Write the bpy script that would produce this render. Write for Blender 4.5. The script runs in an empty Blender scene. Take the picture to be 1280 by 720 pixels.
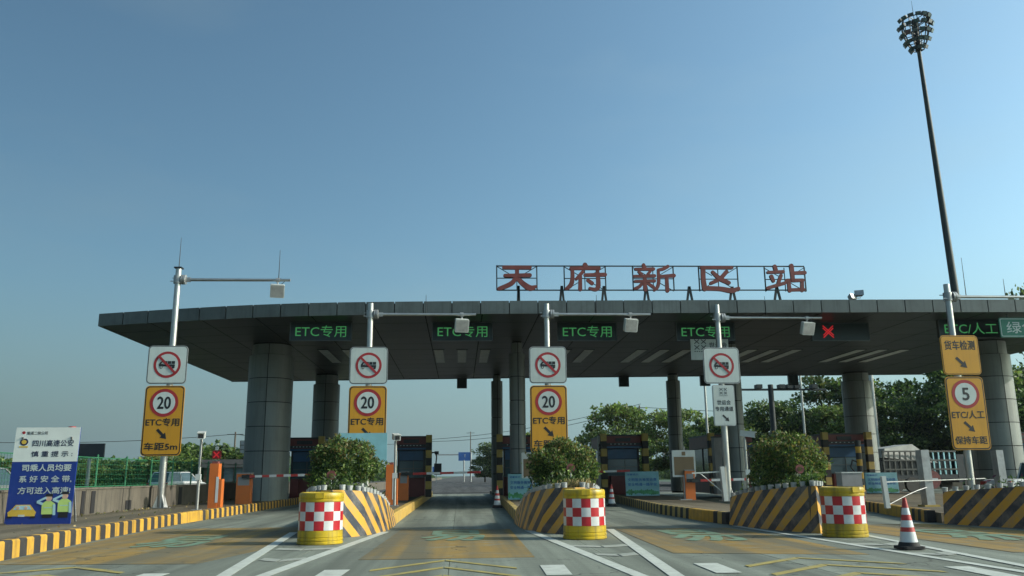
import bpy, bmesh, math, random
import numpy as np
from mathutils import Vector, Matrix, Euler
PI = math.pi; R = math.radians
sc = bpy.context.scene
C = sc.collection
random.seed(7); rng = np.random.default_rng(7)

# ---------------------------------------------------------------- camera
cam_d = bpy.data.cameras.new('camera'); cam = bpy.data.objects.new('camera', cam_d); C.objects.link(cam)
pitch, yaw, roll = R(12.58), R(3.6), R(.55)
fw = Vector((math.sin(yaw)*math.cos(pitch), math.cos(yaw)*math.cos(pitch), math.sin(pitch)))
rt = Vector((math.cos(yaw), -math.sin(yaw), 0)); up = rt.cross(fw)
rt2 = rt*math.cos(roll) - up*math.sin(roll); up2 = rt*math.sin(roll) + up*math.cos(roll)
m3 = Matrix((rt2, up2, -fw)).transposed()
cam.matrix_world = Matrix.Translation((0, 0, 1.35)) @ m3.to_4x4()
cam_d.sensor_width = 36; cam_d.lens = 36*1050/1280; cam_d.clip_start = .05; cam_d.clip_end = 6000
sc.camera = cam

# ---------------------------------------------------------------- sky, sun, exposure
SUN_EL, SUN_AZ = 27.0, 99.0            # degrees; azimuth clockwise from +Y
w = bpy.data.worlds.new('World'); sc.world = w; w.use_nodes = True
nt = w.node_tree; bg = nt.nodes['Background']; bg.inputs['Strength'].default_value = .105
sky = nt.nodes.new('ShaderNodeTexSky'); sky.sky_type = 'NISHITA'; sky.sun_disc = False
sky.sun_elevation = R(SUN_EL); sky.sun_rotation = R(SUN_AZ)
sky.altitude = 100; sky.air_density = 1.0; sky.dust_density = 3.5; sky.ozone_density = 3.6
N = nt.nodes; LK = nt.links.new
tc = N.new('ShaderNodeTexCoord'); sv = N.new('ShaderNodeVectorMath'); sv.operation = 'DOT_PRODUCT'
sv.inputs[1].default_value = (math.sin(R(SUN_AZ)), math.cos(R(SUN_AZ)), 0); LK(tc.outputs['Generated'], sv.inputs[0])
# the hazy air scatters more light towards the sun's side, all round the horizon alike
mr = N.new('ShaderNodeMapRange'); mr.interpolation_type = 'SMOOTHSTEP'; mr.inputs[1].default_value = -.95; mr.inputs[2].default_value = .62; mr.inputs[3].default_value = .90; mr.inputs[4].default_value = 2.08
LK(sv.outputs['Value'], mr.inputs[0])
# faint uneven veil of high cloud
mp = N.new('ShaderNodeMapping'); mp.inputs['Scale'].default_value = (1.5, 1.5, 5); LK(tc.outputs['Generated'], mp.inputs[0])
cn = N.new('ShaderNodeTexNoise'); cn.inputs['Scale'].default_value = 1.7; cn.inputs['Detail'].default_value = 6; cn.inputs['Roughness'].default_value = .55; LK(mp.outputs[0], cn.inputs['Vector'])
cr = N.new('ShaderNodeMapRange'); cr.inputs[1].default_value = .48; cr.inputs[2].default_value = .8; cr.inputs[4].default_value = .22; LK(cn.outputs[0], cr.inputs[0])
tint = N.new('ShaderNodeMix'); tint.data_type = 'RGBA'; tint.blend_type = 'MULTIPLY'; tint.inputs[0].default_value = 1
tint.inputs[7].default_value = (1.0, 1.2, 1.05, 1); LK(sky.outputs[0], tint.inputs[6])
veil = N.new('ShaderNodeMix'); veil.data_type = 'RGBA'; LK(cr.outputs[0], veil.inputs[0]); LK(tint.outputs[2], veil.inputs[6]); veil.inputs[7].default_value = (2.2, 3.0, 3.3, 1)
# pale haze layer lying round the whole horizon
sx = N.new('ShaderNodeSeparateXYZ'); LK(tc.outputs['Generated'], sx.inputs[0])
hz = N.new('ShaderNodeMapRange'); hz.interpolation_type = 'SMOOTHSTEP'; hz.inputs[1].default_value = -.02; hz.inputs[2].default_value = .26; hz.inputs[3].default_value = .85; hz.inputs[4].default_value = 0; LK(sx.outputs[2], hz.inputs[0])
hm = N.new('ShaderNodeMix'); hm.data_type = 'RGBA'; LK(hz.outputs[0], hm.inputs[0]); LK(veil.outputs[2], hm.inputs[6]); hm.inputs[7].default_value = (1.75, 2.6, 2.85, 1)
gl = N.new('ShaderNodeVectorMath'); gl.operation = 'SCALE'; LK(hm.outputs[2], gl.inputs[0]); LK(mr.outputs[0], gl.inputs['Scale']); LK(gl.outputs[0], bg.inputs[0])
sl = bpy.data.lights.new('sun', 'SUN'); sl.energy = 4.4; sl.angle = R(.5); sl.color = (1, .93, .82)
so = bpy.data.objects.new('sun', sl); C.objects.link(so)
sd = Vector((math.sin(R(SUN_AZ))*math.cos(R(SUN_EL)), math.cos(R(SUN_AZ))*math.cos(R(SUN_EL)), math.sin(R(SUN_EL))))
so.rotation_euler = sd.to_track_quat('Z', 'Y').to_euler()
vs = sc.view_settings; vs.view_transform = 'Standard'; vs.look = 'None'; vs.exposure = .0; vs.gamma = 1
sc.cycles.max_bounces = 5; sc.cycles.transparent_max_bounces = 6

# ---------------------------------------------------------------- materials
M = {}
def mat(name, col, rough=.6, metal=0., var=.12, scale=3., bump=0., bscale=30., emit=None, estr=0., dirt=None, dscale=1.2, damt=.4, spec=.5, trans=0.):
    m = bpy.data.materials.new(name); m.use_nodes = True; n = m.node_tree.nodes; l = m.node_tree.links
    b = n['Principled BSDF']; b.inputs['Roughness'].default_value = rough; b.inputs['Metallic'].default_value = metal
    b.inputs['Specular IOR Level'].default_value = spec
    if trans: b.inputs['Transmission Weight'].default_value = trans
    g = n.new('ShaderNodeNewGeometry')
    nz = n.new('ShaderNodeTexNoise'); nz.inputs['Scale'].default_value = scale; nz.inputs['Detail'].default_value = 5
    l.new(g.outputs['Position'], nz.inputs['Vector'])
    mx = n.new('ShaderNodeMix'); mx.data_type = 'RGBA'
    c = Vector(col[:3]); mx.inputs[6].default_value = (*(c*(1-var)), 1); mx.inputs[7].default_value = (*[min(1, v*(1+var)) for v in c], 1)
    rr = n.new('ShaderNodeMapRange'); rr.inputs[1].default_value = .3; rr.inputs[2].default_value = .7
    l.new(nz.outputs[0], rr.inputs[0]); l.new(rr.outputs[0], mx.inputs[0]); out = mx.outputs[2]
    if dirt:
        n2 = n.new('ShaderNodeTexNoise'); n2.inputs['Scale'].default_value = dscale; n2.inputs['Detail'].default_value = 8; n2.inputs['Roughness'].default_value = .7
        l.new(g.outputs['Position'], n2.inputs['Vector'])
        r2 = n.new('ShaderNodeMapRange'); r2.inputs[1].default_value = .48; r2.inputs[2].default_value = .72; r2.inputs[4].default_value = damt
        l.new(n2.outputs[0], r2.inputs[0])
        m2 = n.new('ShaderNodeMix'); m2.data_type = 'RGBA'; l.new(r2.outputs[0], m2.inputs[0]); l.new(out, m2.inputs[6]); m2.inputs[7].default_value = (*dirt, 1); out = m2.outputs[2]
    l.new(out, b.inputs['Base Color'])
    if bump:
        n3 = n.new('ShaderNodeTexNoise'); n3.inputs['Scale'].default_value = bscale; n3.inputs['Detail'].default_value = 4
        l.new(g.outputs['Position'], n3.inputs['Vector'])
        bm = n.new('ShaderNodeBump'); bm.inputs['Strength'].default_value = bump; bm.inputs['Distance'].default_value = .02
        l.new(n3.outputs[0], bm.inputs['Height']); l.new(bm.outputs[0], b.inputs['Normal'])
    if emit: b.inputs['Emission Color'].default_value = (*emit, 1); b.inputs['Emission Strength'].default_value = estr
    M[name] = m; return m
mat('steel', (.42, .42, .40), .38, .85, .1, 4)
mat('galv', (.36, .37, .37), .5, .6, .15, 6, dirt=(.15, .13, .1), damt=.3)
mat('dark_steel', (.03, .035, .035), .5, .3)
mat('mast_steel', (.035, .045, .045), .6, .2)
mat('clad', (.105, .12, .115), .42, .3, .12, .8, dirt=(.06, .065, .06), dscale=1.1, damt=.7)
mat('clad_col', (.175, .195, .185), .5, .15, .07, .7, dirt=(.1, .1, .095), dscale=.9, damt=.3)
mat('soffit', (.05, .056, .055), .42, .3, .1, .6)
mat('joint', (.012, .012, .012), .9)
mat('roof', (.12, .12, .12), .8)
mat('lamp_strip', (.7, .73, .7), .45)
mat('white_sign', (.46, .52, .50), .45, 0, .05, 2, dirt=(.4, .4, .36), damt=.15)
mat('white', (.50, .53, .51), .5, 0, .06, 3, dirt=(.3, .29, .26), damt=.3)
mat('rim_white', (.36, .38, .37), .6, 0, .15, 5, dirt=(.15, .14, .12), dscale=6, damt=.5)
mat('header_white', (.66, .70, .66), .45, 0, .04)
mat('black', (.012, .013, .015), .5)
mat('sign_red', (.30, .018, .022), .45)
mat('sign_yellow', (.52, .25, .012), .45, 0, .05, 1.5, dirt=(.35, .18, .03), damt=.2)
mat('sign_blue', (.010, .035, .22), .4, 0, .05)
mat('sign_green', (.01, .16, .10), .4)
mat('far_blue', (.02, .09, .30), .5)
mat('led_box', (.010, .02, .02), .35, .1)
mat('led_frame', (.08, .09, .09), .4, .5)
mat('led_green', (.02, .2, .06), .5, emit=(.10, .50, .16), estr=.33)
mat('led_red', (.3, .02, .02), .5, emit=(.95, .03, .04), estr=.38)
mat('letter_red', (.165, .036, .030), .6, 0, .2, 2, dirt=(.08, .04, .035), damt=.4)
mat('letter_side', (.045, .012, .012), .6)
mat('barrel_yellow', (.46, .32, .008), .42, 0, .08, 2, dirt=(.16, .12, .04), dscale=2.6, damt=.75)
mat('tape_red', (.40, .012, .02), .35, 0, .1, 5)
mat('tape_white', (.55, .57, .57), .35, 0, .08, 5, dirt=(.4, .38, .36), dscale=6, damt=.3)
mat('kerb_yellow', (.50, .28, .03), .7, 0, .15, 3, .25, 25, dirt=(.2, .14, .07), dscale=4, damt=.55)
mat('kerb_black', (.026, .025, .025), .75, 0, .2, 3, .25, 25, dirt=(.10, .09, .075), dscale=5, damt=.3)
mat('kerb_ochre', (.42, .30, .08), .8, 0, .2, 3, .3, 20, dirt=(.2, .18, .14), dscale=3, damt=.7)
mat('wall_concrete', (.115, .10, .078), .9, 0, .2, 1.2, .4, 18, dirt=(.07, .065, .055), dscale=1.5, damt=.6)
mat('soil', (.07, .05, .035), .95, 0, .3, 8, .6)
mat('wall_patch', (.012, .012, .014), .8)
mat('orange', (.52, .13, .022), .5, 0, .08, 2, dirt=(.3, .12, .05), damt=.3)
mat('brown_screen', (.17, .115, .06), .55, 0, .06)
mat('booth_red', (.15, .032, .028), .5, 0, .1)
mat('booth_dark', (.025, .025, .028), .5)
mat('booth_grey', (.22, .22, .22), .5)
mat('glass', (.05, .09, .11), .12, 0, .2, 1, spec=.8)
mat('blue_trim', (.02, .075, .16), .4)
mat('fence_green', (.02, .13, .06), .5)
mat('cone_red', (.42, .03, .025), .5, 0, .1, 6, dirt=(.2, .05, .04), damt=.4)
mat('rubber', (.02, .02, .02), .8, 0, .2)
mat('car_white', (.6, .62, .62), .25, 0, .03)
mat('car_silver', (.25, .27, .29), .3, .5, .03)
mat('car_dark', (.03, .032, .04), .25, .2)
mat('brick_brown', (.10, .06, .04), .8)
mat('tarp', (.26, .27, .26), .7, 0, .2, 2, .5, 4)
mat('bark', (.06, .048, .035), .9, 0, .3, 5, .5)
mat('poster_teal', (.20, .42, .47), .5, 0, .15, 2)
mat('poster_ink', (.03, .12, .32), .5)
mat('poster_green', (.06, .26, .10), .5, 0, .4, 4)
mat('hivis', (.45, .62, .18), .5); mat('cloth_blue', (.35, .55, .62), .5); mat('skin', (.55, .36, .26), .5)
mat('cartoon_yellow', (.62, .42, .06), .5); mat('navy', (.012, .02, .06), .5)
mat('disc_pink', (.17, .05, .045), .5, 0, .3, 12)
mat('mark_white', (.46, .49, .44), .65, 0, .08, 4, .15, 60, dirt=(.24, .24, .22), dscale=5, damt=.6)
mat('mark_worn', (.30, .32, .28), .7, 0, .15, 5, .2, 60, dirt=(.17, .175, .15), dscale=4, damt=.9)
mat('mark_yellow', (.32, .26, .07), .7, 0, .15, 5, .2, 60, dirt=(.17, .165, .12), dscale=3, damt=.95)
mat('mark_teal', (.13, .22, .15), .75, 0, .15, 5, .2, 60, dirt=(.18, .14, .06), dscale=2.2, damt=1.)
mat('straw', (.34, .26, .12), .9)
for nm, c in (('leaf_dark', (.034, .066, .024)), ('leaf_mid', (.080, .130, .036)), ('leaf_light', (.19, .26, .07)), ('leaf_red', (.15, .125, .045)),
              ('leaf_olive', (.085, .095, .03)), ('leaf_far', (.06, .095, .05)), ('leaf_purple', (.045, .02, .045)), ('grass', (.06, .085, .025))):
    m = mat(nm, c, .5, 0, .3, 2.5, spec=.35)
    if nm.startswith('leaf'):
        b = m.node_tree.nodes['Principled BSDF']; o = m.node_tree.nodes['Material Output']
        t = m.node_tree.nodes.new('ShaderNodeBsdfTranslucent'); t.inputs[0].default_value = (c[0]*1.3, c[1]*1.4, c[2], 1)
        ad = m.node_tree.nodes.new('ShaderNodeMixShader'); ad.inputs[0].default_value = .42
        m.node_tree.links.new(b.outputs[0], ad.inputs[1]); m.node_tree.links.new(t.outputs[0], ad.inputs[2]); m.node_tree.links.new(ad.outputs[0], o.inputs[0])

def concrete(name, base, ochre=None):
    """brushed, tyre-worn concrete; with ochre: a worn anti-skid coat on it"""
    m = bpy.data.materials.new(name); m.use_nodes = True; n = m.node_tree.nodes; l = m.node_tree.links; b = n['Principled BSDF']
    b.inputs['Roughness'].default_value = .85; b.inputs['Specular IOR Level'].default_value = .3
    g = n.new('ShaderNodeNewGeometry')
    def noise(sx, sy, scale, det=6, rough=.6):
        mp = n.new('ShaderNodeMapping'); mp.inputs['Scale'].default_value = (sx, sy, 1); l.new(g.outputs['Position'], mp.inputs[0])
        z = n.new('ShaderNodeTexNoise'); z.inputs['Scale'].default_value = scale; z.inputs['Detail'].default_value = det; z.inputs['Roughness'].default_value = rough
        l.new(mp.outputs[0], z.inputs['Vector']); return z.outputs[0]
    def rng_(v, a, c, lo=0., hi=1.):
        r = n.new('ShaderNodeMapRange'); r.inputs[1].default_value = a; r.inputs[2].default_value = c; r.inputs[3].default_value = lo; r.inputs[4].default_value = hi
        l.new(v, r.inputs[0]); return r.outputs[0]
    def mix(f, a, c):
        x = n.new('ShaderNodeMix'); x.data_type = 'RGBA'; l.new(f, x.inputs[0])
        for i, v in ((6, a), (7, c)):
            if isinstance(v, tuple): x.inputs[i].default_value = (*v, 1)
            else: l.new(v, x.inputs[i])
        return x.outputs[2]
    B = Vector(base)
    big = rng_(noise(1, 1, .35), .3, .7)
    col = mix(big, tuple(B*.84), tuple(B*1.12))
    grit = rng_(noise(1, 1, 28, 3), .35, .65)
    col = mix(rng_(noise(1, 1, 28, 3), .45, .7, 0, .5), col, tuple(B*.5))
    col = mix(rng_(noise(1, 1, 45, 2), .55, .75, 0, .4), col, tuple(B*1.7))
    # tyre and oil streaks run along the lanes
    col = mix(rng_(noise(1.6, .06, 1.1, 5), .44, .68, 0, .7), col, tuple(B*.45))
    col = mix(rng_(noise(1, 1, 2.6, 9, .8), .58, .70, 0, .5), col, tuple(B*.42))
    # worn brush marks across the lane, pale dusty scuffs
    col = mix(rng_(noise(.22, 5.5, 1.3, 5, .75), .55, .75, 0, .42), col, tuple(B*1.45))
    col = mix(rng_(noise(.15, 7, 1.1, 4, .7), .56, .72, 0, .38), col, tuple(B*.5))
    vo = n.new('ShaderNodeTexVoronoi'); vo.feature = 'DISTANCE_TO_EDGE'; vo.inputs['Scale'].default_value = .42
    wp = n.new('ShaderNodeVectorMath'); wp.operation = 'ADD'; wn = n.new('ShaderNodeTexNoise'); wn.inputs['Scale'].default_value = 1.6; wn.inputs['Detail'].default_value = 6
    l.new(g.outputs['Position'], wn.inputs['Vector']); l.new(g.outputs['Position'], wp.inputs[0]); l.new(wn.outputs['Color'], wp.inputs[1]); l.new(wp.outputs[0], vo.inputs['Vector'])
    ck = n.new('ShaderNodeMath'); ck.operation = 'MULTIPLY'; l.new(rng_(vo.outputs['Distance'], .003, .010, .8, 0), ck.inputs[0]); l.new(rng_(noise(1, 1, .23), .46, .56), ck.inputs[1])
    tyre = rng_(noise(1.1, .035, 1.0, 3), .44, .60, 0, .72)
    if ochre:
        O = Vector(ochre)
        oc = mix(rng_(noise(1, .5, .8), .35, .7), tuple(O*.82), tuple(O*1.15))
        oc = mix(rng_(noise(1, .35, 2.2, 6, .7), .5, .75, 0, .5), oc, (O[0]*.8, O[1]*.9, O[2]*1.3))
        col = mix(rng_(noise(.5, 1.3, 1.9, 8, .75), .5, .66, 0, .75), oc, col)
    col = mix(tyre, col, tuple(B*.42)); col = mix(ck.outputs[0], col, tuple(B*.2))
    l.new(col, b.inputs['Base Color'])
    w1 = n.new('ShaderNodeTexWave'); w1.bands_direction = 'Y'; w1.inputs['Scale'].default_value = 9; w1.inputs['Distortion'].default_value = 1.2
    l.new(g.outputs['Position'], w1.inputs['Vector'])
    ad = n.new('ShaderNodeMath'); ad.operation = 'ADD'; l.new(w1.outputs['Fac'], ad.inputs[0]); l.new(grit, ad.inputs[1])
    bm = n.new('ShaderNodeBump'); bm.inputs['Strength'].default_value = .35; bm.inputs['Distance'].default_value = .01
    l.new(ad.outputs[0], bm.inputs['Height']); l.new(bm.outputs[0], b.inputs['Normal'])
    M[name] = m
concrete('concrete', (.215, .24, .20)); concrete('asphalt', (.085, .085, .082)); concrete('pavement', (.17, .145, .10))
concrete('ochre', (.215, .24, .20), (.27, .175, .05))

def stripe_mat(name, ya, ka, worn):
    """painted diagonal hazard stripes, from the wall's own UV (u metres round the nose, v metres up)"""
    m = bpy.data.materials.new(name); m.use_nodes = True; n = m.node_tree.nodes; l = m.node_tree.links; b = n['Principled BSDF']
    b.inputs['Roughness'].default_value = .5
    uv = n.new('ShaderNodeUVMap'); uv.uv_map = 'UVMap'; sp = n.new('ShaderNodeSeparateXYZ'); l.new(uv.outputs[0], sp.inputs[0])
    def math_(op, a, c=None):
        x = n.new('ShaderNodeMath'); x.operation = op
        for i, v in enumerate((a, c)):
            if v is None: continue
            if isinstance(v, (int, float)): x.inputs[i].default_value = v
            else: l.new(v, x.inputs[i])
        return x.outputs[0]
    g = n.new('ShaderNodeNewGeometry'); nz = n.new('ShaderNodeTexNoise'); nz.inputs['Scale'].default_value = 14; l.new(g.outputs['Position'], nz.inputs[0])
    s = math_('ADD', math_('ABSOLUTE', sp.outputs[0]), math_('MULTIPLY', sp.outputs[1], 1.15))
    s = math_('ADD', s, math_('MULTIPLY', nz.outputs[0], .02))
    f = math_('GREATER_THAN', math_('FRACT', math_('DIVIDE', s, .62)), .5)
    mx = n.new('ShaderNodeMix'); mx.data_type = 'RGBA'; l.new(f, mx.inputs[0]); mx.inputs[6].default_value = (*ya, 1); mx.inputs[7].default_value = (*ka, 1)
    n2 = n.new('ShaderNodeTexNoise'); n2.inputs['Scale'].default_value = 2.2; n2.inputs['Detail'].default_value = 9; n2.inputs['Roughness'].default_value = .72; l.new(g.outputs['Position'], n2.inputs[0])
    r = n.new('ShaderNodeMapRange'); r.inputs[1].default_value = .45; r.inputs[2].default_value = .75; r.inputs[4].default_value = worn; l.new(n2.outputs[0], r.inputs[0])
    m2 = n.new('ShaderNodeMix'); m2.data_type = 'RGBA'; l.new(r.outputs[0], m2.inputs[0]); l.new(mx.outputs[2], m2.inputs[6]); m2.inputs[7].default_value = (.26, .23, .19, 1)
    l.new(m2.outputs[2], b.inputs['Base Color'])
    bm = n.new('ShaderNodeBump'); bm.inputs['Strength'].default_value = .2; bm.inputs['Distance'].default_value = .01; l.new(n2.outputs[0], bm.inputs['Height']); l.new(bm.outputs[0], b.inputs['Normal'])
    M[name] = m
def streaks(name, amt):
    n = M[name].node_tree.nodes; l = M[name].node_tree.links; b = n['Principled BSDF']; src = b.inputs['Base Color'].links[0].from_socket
    g = n.new('ShaderNodeNewGeometry'); mp = n.new('ShaderNodeMapping'); mp.inputs['Scale'].default_value = (6, 6, .35); l.new(g.outputs['Position'], mp.inputs[0])
    z = n.new('ShaderNodeTexNoise'); z.inputs['Scale'].default_value = 1.4; z.inputs['Detail'].default_value = 6; l.new(mp.outputs[0], z.inputs['Vector'])
    r = n.new('ShaderNodeMapRange'); r.inputs[1].default_value = .5; r.inputs[2].default_value = .68; r.inputs[4].default_value = amt; l.new(z.outputs[0], r.inputs[0])
    x = n.new('ShaderNodeMix'); x.data_type = 'RGBA'; l.new(r.outputs[0], x.inputs[0]); l.new(src, x.inputs[6]); x.inputs[7].default_value = (.035, .035, .032, 1); l.new(x.outputs[2], b.inputs['Base Color'])
    oi = n.new('ShaderNodeObjectInfo'); hs = n.new('ShaderNodeHueSaturation'); rr = n.new('ShaderNodeMapRange'); rr.inputs[3].default_value = .9; rr.inputs[4].default_value = 1.1
    l.new(oi.outputs['Random'], rr.inputs[0]); l.new(rr.outputs[0], hs.inputs['Value']); l.new(x.outputs[2], hs.inputs['Color']); l.new(hs.outputs[0], b.inputs['Base Color'])
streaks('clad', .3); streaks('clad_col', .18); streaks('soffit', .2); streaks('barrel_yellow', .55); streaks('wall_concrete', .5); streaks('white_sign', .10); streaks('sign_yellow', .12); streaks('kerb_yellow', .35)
stripe_mat('stripes', (.60, .31, .03), (.028, .036, .05), .8)

# ---------------------------------------------------------------- mesh helpers
class MB:
    def __init__(s): s.v = []; s.f = []; s.m = []; s.uv = None
    def add(s, vs, fs, mi=0):
        k = len(s.v); s.v += [tuple(v) for v in vs]; s.f += [tuple(i+k for i in f) for f in fs]; s.m += [mi]*len(fs); return s
    def box(s, x0, x1, y0, y1, z0, z1, mi=0):
        return s.add([(x0,y0,z0),(x1,y0,z0),(x1,y1,z0),(x0,y1,z0),(x0,y0,z1),(x1,y0,z1),(x1,y1,z1),(x0,y1,z1)],
                     [(0,3,2,1),(4,5,6,7),(0,1,5,4),(1,2,6,5),(2,3,7,6),(3,0,4,7)], mi)
    def cbox(s, c, d, mi=0): return s.box(c[0]-d[0]/2, c[0]+d[0]/2, c[1]-d[1]/2, c[1]+d[1]/2, c[2]-d[2]/2, c[2]+d[2]/2, mi)
    def bar(s, a, b, w, h=None, mi=0):
        """rectangular bar between two points"""
        h = h or w; a = Vector(a); b = Vector(b); d = (b-a).normalized()
        u = d.cross(Vector((0, 0, 1))); u = Vector((1, 0, 0)) if u.length < 1e-4 else u.normalized(); t = u.cross(d)
        p = [q + u*i*w/2 + t*j*h/2 for q in (a, b) for i, j in ((-1,-1),(1,-1),(1,1),(-1,1))]
        return s.add(p, [(0,1,2,3),(7,6,5,4),(0,4,5,1),(1,5,6,2),(2,6,7,3),(3,7,4,0)], mi)
    def tube(s, a, b, r0, r1=None, n=12, mi=0, cap=True):
        r1 = r0 if r1 is None else r1; a = Vector(a); b = Vector(b); d = (b-a).normalized()
        u = d.cross(Vector((0, 0, 1))); u = Vector((1, 0, 0)) if u.length < 1e-4 else u.normalized(); t = u.cross(d)
        p = [q + (u*math.cos(2*PI*i/n)+t*math.sin(2*PI*i/n))*r for q, r in ((a, r0), (b, r1)) for i in range(n)]
        f = [(i, i+n, (i+1) % n + n, (i+1) % n) for i in range(n)]
        if cap: f += [tuple(range(n)), tuple(range(2*n-1, n-1, -1))]
        return s.add(p, f, mi)
    def path(s, pts, r, n=6, mi=0):
        for a, b in zip(pts, pts[1:]): s.tube(a, b, r, r, n, mi)
        return s
    def lathe(s, prof, n=24, mi=0, c=(0, 0, 0)):
        p = [(c[0]+r*math.cos(2*PI*i/n), c[1]+r*math.sin(2*PI*i/n), c[2]+z) for r, z in prof for i in range(n)]
        f = [(j*n+i, j*n+(i+1) % n, (j+1)*n+(i+1) % n, (j+1)*n+i) for j in range(len(prof)-1) for i in range(n)]
        f += [tuple(range(n-1, -1, -1)), tuple(range((len(prof)-1)*n, len(prof)*n))]
        return s.add(p, f, mi)
    def prism(s, pts, y0, y1, mi=0):
        """outline in (x, z), extruded from y0 (front) to y1 (back)"""
        n = len(pts); a = sum(pts[i][0]*pts[(i+1) % n][1]-pts[(i+1) % n][0]*pts[i][1] for i in range(n))
        if a < 0: pts = pts[::-1]
        v = [(x, y0, z) for x, z in pts]+[(x, y1, z) for x, z in pts]
        return s.add(v, [tuple(range(n)), tuple(range(2*n-1, n-1, -1))]+[(i, i+n, (i+1) % n+n, (i+1) % n) for i in range(n)], mi)
    def slab(s, pts, z0, z1, mi=0):
        n = len(pts); a = sum(pts[i][0]*pts[(i+1) % n][1]-pts[(i+1) % n][0]*pts[i][1] for i in range(n))
        if a < 0: pts = pts[::-1]
        v = [(x, y, z0) for x, y in pts]+[(x, y, z1) for x, y in pts]
        return s.add(v, [tuple(range(n-1, -1, -1)), tuple(range(n, 2*n))]+[(i, (i+1) % n, (i+1) % n+n, i+n) for i in range(n)], mi)
    def mesh(s, name, mats, smooth=True, ang=32):
        me = bpy.data.meshes.new(name); me.from_pydata(s.v, [], s.f)
        for m in (mats if isinstance(mats, (list, tuple)) else [mats]): me.materials.append(M[m])
        me.polygons.foreach_set('material_index', s.m)
        if smooth:
            me.polygons.foreach_set('use_smooth', [True]*len(s.f)); me.set_sharp_from_angle(angle=R(ang))
        me.validate(); me.update(); return me
    def build(s, name, mats, parent=None, loc=(0, 0, 0), rot=(0, 0, 0), smooth=True, ang=32):
        return link(name, s.mesh(name, mats, smooth, ang), parent, loc, rot)
def link(name, me, parent=None, loc=(0, 0, 0), rot=(0, 0, 0), scale=None):
    o = bpy.data.objects.new(name, me); C.objects.link(o); o.location = loc; o.rotation_euler = rot
    if scale: o.scale = scale
    if parent: o.parent = parent
    return o
def tag(o, label, cat, group=None, kind=None):
    o['label'] = label; o['category'] = cat
    if group: o['group'] = group
    if kind: o['kind'] = kind
    return o
def thing(name, label, cat, loc=(0, 0, 0), rz=0, group=None):
    o = bpy.data.objects.new(name, None); C.objects.link(o); o.empty_display_size = .2
    o.location = loc; o.rotation_euler = (0, 0, rz); return tag(o, label, cat, group)
def struct(o, label=None):
    o['kind'] = 'structure'
    if label: o['label'] = label
    return o
def copy_tree(o, parent=None):
    c = o.copy(); C.objects.link(c); c.parent = parent
    for ch in list(o.children): copy_tree(ch, c)
    return c
def rrect(cx, cz, w, h, r, n=5):
    p = []
    for sx, sz, a0 in ((1, 1, 0), (-1, 1, 90), (-1, -1, 180), (1, -1, 270)):
        for k in range(n+1):
            a = R(a0+90*k/n); p.append((cx+sx*(w/2-r)+r*math.cos(a), cz+sz*(h/2-r)+r*math.sin(a)))
    return p
def circ(cx, cz, r, n=28): return [(cx+r*math.cos(2*PI*i/n), cz+r*math.sin(2*PI*i/n)) for i in range(n)]
def ell(cx, cz, a, b, n=20, rot=0):
    return [(cx+a*math.cos(2*PI*i/n)*math.cos(rot)-b*math.sin(2*PI*i/n)*math.sin(rot), cz+a*math.cos(2*PI*i/n)*math.sin(rot)+b*math.sin(2*PI*i/n)*math.cos(rot)) for i in range(n)]
_tc = {}
def text(s, cx, cz, w, h, matn, parent, y=0., bold=0., name='lettering', flat=False, shear=0., ext=.001):
    """lettering fitted into w x h, centred at (cx, cz) on a face that looks along -Y (or up, when flat)"""
    key = (s, round(w, 3), round(h, 3), matn, bold, flat, shear, ext)
    if key not in _tc:
        c = bpy.data.curves.new('lettering', 'FONT'); c.body = s; c.size = 1; c.extrude = 0; c.shear = shear; c.resolution_u = 3
        o = bpy.data.objects.new('tmp', c); me = bpy.data.meshes.new_from_object(o); bpy.data.objects.remove(o)
        n = len(me.vertices); a = np.empty(n*3); me.vertices.foreach_get('co', a); a = a.reshape(-1, 3)
        lo, hi = a.min(0), a.max(0); sx = w/(hi[0]-lo[0]); sy = h/(hi[1]-lo[1])
        x = (a[:, 0]-(lo[0]+hi[0])/2)*sx; z = (a[:, 1]-(lo[1]+hi[1])/2)*sy
        b = np.stack([x, z, a[:, 2]*0], 1) if flat else np.stack([x, a[:, 2]*0, z], 1)
        me.vertices.foreach_set('co', b.ravel())
        if bold:
            q = bold*h*.85; bm = bmesh.new()
            for i, (dx, dz) in enumerate(((0, 0), (q, 0), (-q, 0), (0, q), (0, -q))):
                k = len(bm.verts); bm.from_mesh(me); bm.verts.ensure_lookup_table()
                bmesh.ops.translate(bm, verts=bm.verts[k:], vec=(dx, dz, i*.0004) if flat else (dx, -i*.0004, dz))
            bm.to_mesh(me); bm.free()
        me.materials.clear(); me.materials.append(M[matn]); me.update(); _tc[key] = me
    return link(name, _tc[key], parent, (cx, cz, y) if flat else (cx, y, cz))
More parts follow.
